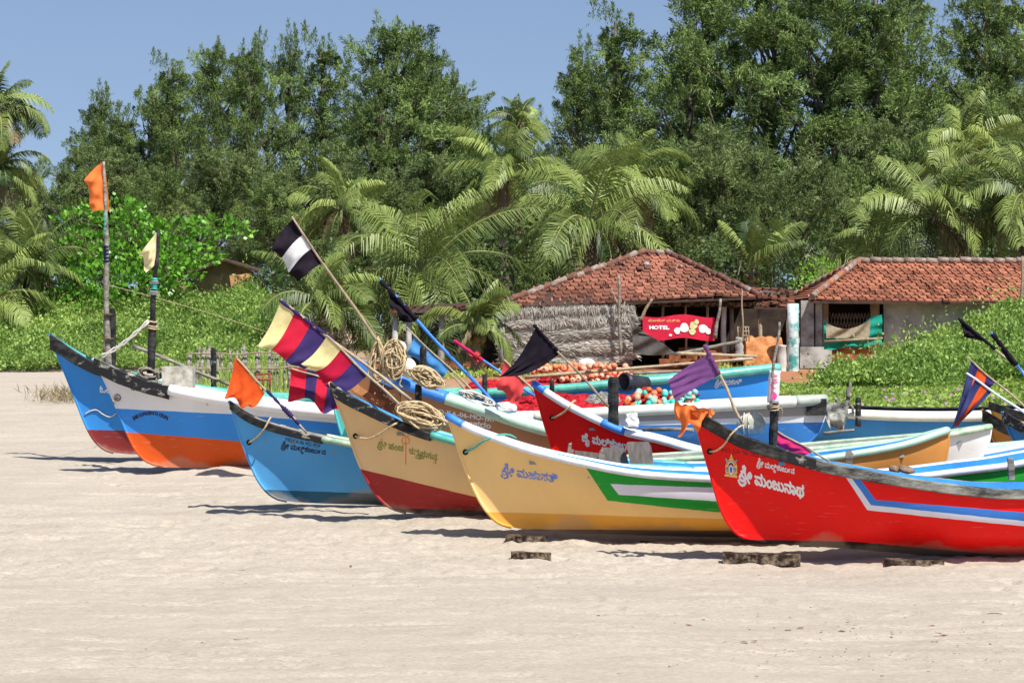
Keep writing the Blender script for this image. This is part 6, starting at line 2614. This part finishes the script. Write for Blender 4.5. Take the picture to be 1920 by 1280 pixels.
palm('tall coconut palm at the upper left edge against the sky', (-6, 205), 98, 2.1, 26, 11, foot=-30, trunk_r=.17)
palm('second palm under the tall one at the left edge', (-4, 318), 99, 2.0, 20, 31, foot=-40, trunk_r=.15)
palm('small palm with upright fronds low at the left edge', (58, 500), 90, 2.3, 20, 12, trunk_r=.14, droop=.7)
palm('palm with hanging fronds cut by the left edge, lower left', (-20, 560), 88, 2.6, 18, 13, trunk_r=.15)
palm('bushy palm with dry skirt right of the black and white flag', (790, 515), 88, 4.1, 30, 14, trunk_r=.18, dry=5, droop=.95)
palm('big palm just left of the centre hut roof, leaning trunk', (1105, 425), 91, 3.9, 26, 15, foot=1125, trunk_r=.17, dry=4, droop=1.05)
palm('palm behind and above the bushy one, its fronds catching light', (945, 330), 100, 3.0, 22, 16, trunk_r=.16)
palm('young palm standing before the lean-to', (893, 612), 77, 1.75, 15, 17, trunk_r=.12, dry=1, droop=.9)
palm('palm with wide curved fronds above the long house', (1750, 405), 93, 3.4, 26, 18, foot=1735, trunk_r=.17, dry=4)
palm('palm cut by the right edge above the long house', (1925, 370), 92, 3.3, 24, 19, trunk_r=.17, dry=3)
palm('slim young palm with upright fronds between the huts', (1410, 505), 95, 2.6, 9, 20, trunk_r=.12, dry=0, droop=.35, only_up=True)
palm('palm with short fronds just right behind the wide one', (1810, 285), 104, 2.9, 20, 21, trunk_r=.16)
palm('small shaded palm left of the bushy palm', (640, 395), 101, 2.4, 18, 22, trunk_r=.14, mk='leaf_palm')
palm('dusty palm low behind the banded flags', (600, 570), 86, 2.6, 20, 23, trunk_r=.14, dry=4)
palm('palm peeping over the low trees in the sky gap', (975, 235), 118, 1.7, 16, 24, trunk_r=.15)
palm('half hidden palm behind the big centre palm', (1180, 330), 106, 2.9, 18, 25, trunk_r=.15)
palm('small shaded palm behind the long house ridge', (1640, 470), 98, 2.5, 18, 26, trunk_r=.14, dry=3)


# ---- broad leaved trees and bushes
def blob_leaves(blobs, n_per_m3, L, W, updir=.4, seed=0, shell=.5, flat=.0):
    """leaves spread through ellipsoids: (centre, rx, ry, rz)"""
    g = np.random.default_rng(seed)
    C, D, R = [], [], []
    for (c, rx, ry, rz) in blobs:
        n = int(n_per_m3 * rx * ry * rz * 4.2)
        d = g.normal(size=(n, 3))
        d /= np.linalg.norm(d, axis=1, keepdims=True)
        rr = g.uniform(shell, 1, n) ** .7
        rr *= 1 + .28 * vnoise(d[:, 0] * 3 + c[0], d[:, 2] * 3 + d[:, 1] * 2, 5)
        p = np.array(c)[None] + d * rr[:, None] * np.array([rx, ry, rz])[None]
        C.append(p)
        dd = d + np.array([0, -.25, updir])[None] + g.normal(size=(n, 3)) * .6
        if flat:
            dd[:, 2] *= (1 - flat)
        D.append(dd)
        R.append(np.clip(.45 + g.normal() * .10 + g.normal(size=n) * .20, 0, 1))
    return np.concatenate(C), np.concatenate(D), np.concatenate(R)


def leaf_tree(name, label, cat, base, blobs, dens, L, W, mk, seed, limbs=True, group=None, shell=.4, flat=0):
    root = empty(name, base, label, cat, group)
    mb = MB()
    g = random.Random(seed)
    for b in blobs:
        c = Vector(b[0])
        mid = base + (c - base) * .5 + Vector((g.uniform(-.2, .2), g.uniform(-.2, .2), .1))
        mb.tube([base, mid, c], [.10 if limbs else .04, .05 if limbs else .025, .02], 6)
    mb.build('trunk' if limbs else 'stems', M['bark'], root)
    C, D, R = blob_leaves(blobs, dens, L, W, seed=seed, shell=shell)
    leafobj('crown', C, D, RNG.uniform(.7, 1.2, len(C)) * L, RNG.uniform(.8, 1.15, len(C)) * W, R, M[mk], root)
    return root


bl_ = []
for (px, py, rx, rz, Y) in [(215, 395, 1.2, .45, 93), (150, 410, .9, .35, 93.5), (255, 420, .9, .4, 92.5), (170, 465, 1.3, .5, 92), (120, 500, 1.0, .5, 92), (235, 480, 1.4, .45, 91.5), (330, 430, 1.2, .35, 92),
                            (400, 425, 1.1, .32, 92.5), (445, 432, .6, .22, 93), (330, 470, 1.3, .38, 91), (300, 500, 1.3, .5, 91), (380, 478, .9, .3, 92), (200, 520, 1.5, .5, 90.5), (110, 540, 1.1, .5, 91), (270, 535, 1.3, .45, 90.3),
                            (350, 515, .6, .3, 91), (300, 400 + 50, .7, .3, 92.4), (160, 560, 1.2, .4, 90)]:
    bl_.append((tuple(P(px, py, Y)), rx, .9, rz * 1.15))
leaf_tree('broadleaf_tree', 'bright green tree with large round leaves in tiers, behind the two left flags', 'tree', Vector((P(230, 0, 92).x, 92, 2.6)), bl_, 105, .18, .15, 'leaf_bright', 31)
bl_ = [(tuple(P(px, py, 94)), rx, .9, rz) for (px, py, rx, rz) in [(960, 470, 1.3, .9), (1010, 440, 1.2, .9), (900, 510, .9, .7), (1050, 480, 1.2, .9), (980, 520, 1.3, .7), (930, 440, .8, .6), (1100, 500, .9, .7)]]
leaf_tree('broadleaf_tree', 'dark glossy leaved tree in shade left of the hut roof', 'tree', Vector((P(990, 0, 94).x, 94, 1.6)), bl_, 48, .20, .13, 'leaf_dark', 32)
bl_ = [(tuple(P(px, py, 93)), rx, .8, rz) for (px, py, rx, rz) in [(1535, 512, .8, .5), (1505, 528, .5, .45), (1560, 530, .8, .5), (1540, 495, .5, .25)]]
leaf_tree('bush', 'lime green bush behind the left end of the long house roof', 'bush', Vector((P(1535, 0, 93).x, 93, 1.8)), bl_, 150, .12, .06, 'leaf_lime', 33, False)
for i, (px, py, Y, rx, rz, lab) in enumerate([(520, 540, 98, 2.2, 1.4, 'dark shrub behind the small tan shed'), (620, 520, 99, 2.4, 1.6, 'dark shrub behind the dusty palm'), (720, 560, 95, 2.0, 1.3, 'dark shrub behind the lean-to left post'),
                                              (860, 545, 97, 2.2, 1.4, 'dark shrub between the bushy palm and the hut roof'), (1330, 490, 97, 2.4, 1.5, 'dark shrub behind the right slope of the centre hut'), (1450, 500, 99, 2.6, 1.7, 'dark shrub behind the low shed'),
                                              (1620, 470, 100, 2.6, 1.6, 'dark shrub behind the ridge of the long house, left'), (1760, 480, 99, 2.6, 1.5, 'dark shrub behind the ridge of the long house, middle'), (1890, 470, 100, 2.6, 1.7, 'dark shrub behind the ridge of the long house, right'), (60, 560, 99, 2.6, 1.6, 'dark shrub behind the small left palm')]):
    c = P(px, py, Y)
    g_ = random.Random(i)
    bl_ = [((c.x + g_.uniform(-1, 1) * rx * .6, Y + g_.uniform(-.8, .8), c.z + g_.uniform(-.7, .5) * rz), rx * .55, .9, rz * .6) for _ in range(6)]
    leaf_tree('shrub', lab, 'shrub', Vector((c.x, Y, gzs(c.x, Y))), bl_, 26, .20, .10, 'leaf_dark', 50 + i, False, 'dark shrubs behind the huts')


# ---- ground cover: scrub banks and creeper, nobody could count it
def cover(name, n, xr, yr, h, L, W, mk, dens, seed, lump=.5, lumpf=.8, updir=.8):
    g = np.random.default_rng(seed)
    x = g.uniform(xr[0], xr[1], n)
    y = g.uniform(yr[0], yr[1], n)
    px = 960 + x / y * F
    k = dens(px, y, x)
    keep = g.random(n) < k
    x, y = x[keep], y[keep]
    n = len(x)
    z = gz(x, y)
    n1 = vnoise(x * lumpf, y * lumpf, seed)
    n2 = vnoise(x * lumpf * 2.4, y * lumpf * 2.4, seed + 2)
    hh = h * (.22 + lump * (2.6 * np.maximum(0, n1 + .10) + 2.2 * np.maximum(0, n2 - .02)) + .7 * np.maximum(0, vnoise(x * 5, y * 5, seed + 3)))
    spr = g.random(n) < .03
    zz = z + hh * np.where(spr, g.uniform(1.0, 1.7, n), g.uniform(.35, 1.0, n))
    C = np.stack([x, y, zz], -1)
    D = g.normal(size=(n, 3)) * .7 + np.array([0, -.35, updir])[None]
    rn = np.clip(.48 + .45 * vnoise(x * .8, y * .8, seed + 7) + .45 * vnoise(x * 2.6, y * 2.6, seed + 9) + g.normal(size=n) * .17, 0, 1)
    o = leafobj(name, C, D, g.uniform(.7, 1.25, n) * L, g.uniform(.8, 1.2, n) * W, rn, M[mk])
    o['kind'] = 'stuff'
    return o


cover('scrub', 400000, (-23, -5.0), (79, 98), .62, .115, .065, 'leaf_scrub',
      lambda px, y, x: smooth((y - 80.2 - 1.6 * vnoise(x * .5, y * 0, 3)) / 1.2) * smooth((600 - px + 60 * vnoise(x, y, 8)) / 90), 3, .6, .7)
cover('scrub', 330000, (6.0, 17.5), (62, 84.5), .55, .115, .065, 'leaf_scrub',
      lambda px, y, x: smooth((px - 1490 - (y - 66) * 13 + 70 * vnoise(x * .6, y * .6, 4)) / 90) * smooth((y - 65.5 - .8 * vnoise(x, y, 3)) / 2.5) * np.where((px < 1690) & (y > 79), 0.0, 1), 4, .7, .6)
cover('creeper', 120000, (4.6, 14), (53.5, 69), .10, .11, .10, 'leaf_creep',
      lambda px, y, x: smooth((px - 1440 + 60 * vnoise(x * .6, y * .6, 4)) / 60) * smooth((y - 54.8 - 1.5 * vnoise(x * .7, y, 5)) / 1.5), 5, .5, 1.2)
cover('creeper', 60000, (-10.5, 8), (58, 82), .16, .13, .06, 'leaf_creep',
      lambda px, y, x: smooth((vnoise(x * .45, y * .22, 9) - .02) / .12) * smooth((px - 330) / 120) * smooth((1460 - px) / 80), 6, .6, 1.0)
cover('grass', 26000, (-8, -3.5), (56, 70), .38, .34, .025, 'leaf_creep',
      lambda px, y, x: smooth((px - 345) / 40) * smooth((560 - px) / 60), 7, .6, 1.0, 2.0)
cover('grass', 3500, (-12.2, -8.6), (60, 64), .16, .30, .02, 'leaf_palmdry',
      lambda px, y, x: np.exp(-(((px - 120) / 42) ** 2 + ((y - 62) / 1.1) ** 2)), 8, .6, 1.0, 1.2)
# small pink blossoms among the creeper
mb = MB()
M['blossom'] = mat('pink_blossom', (.62, .25, .60), .6, .1, 9)
rb_ = random.Random(2)
for i in range(60):
    px, Y = rb_.uniform(1480, 1900), rb_.uniform(57, 68)
    x_ = (px - 960) / F * Y
    c = Vector((x_, Y, gzs(x_, Y) + .14))
    pts = [c + Vector((math.cos(a) * .035, -.02, math.sin(a) * .035)) for a in np.linspace(0, 2 * PI, 7)[:-1]]
    mb.add(pts, [tuple(range(6))])
tag(mb.build('blossoms', M['blossom']), kind='stuff')
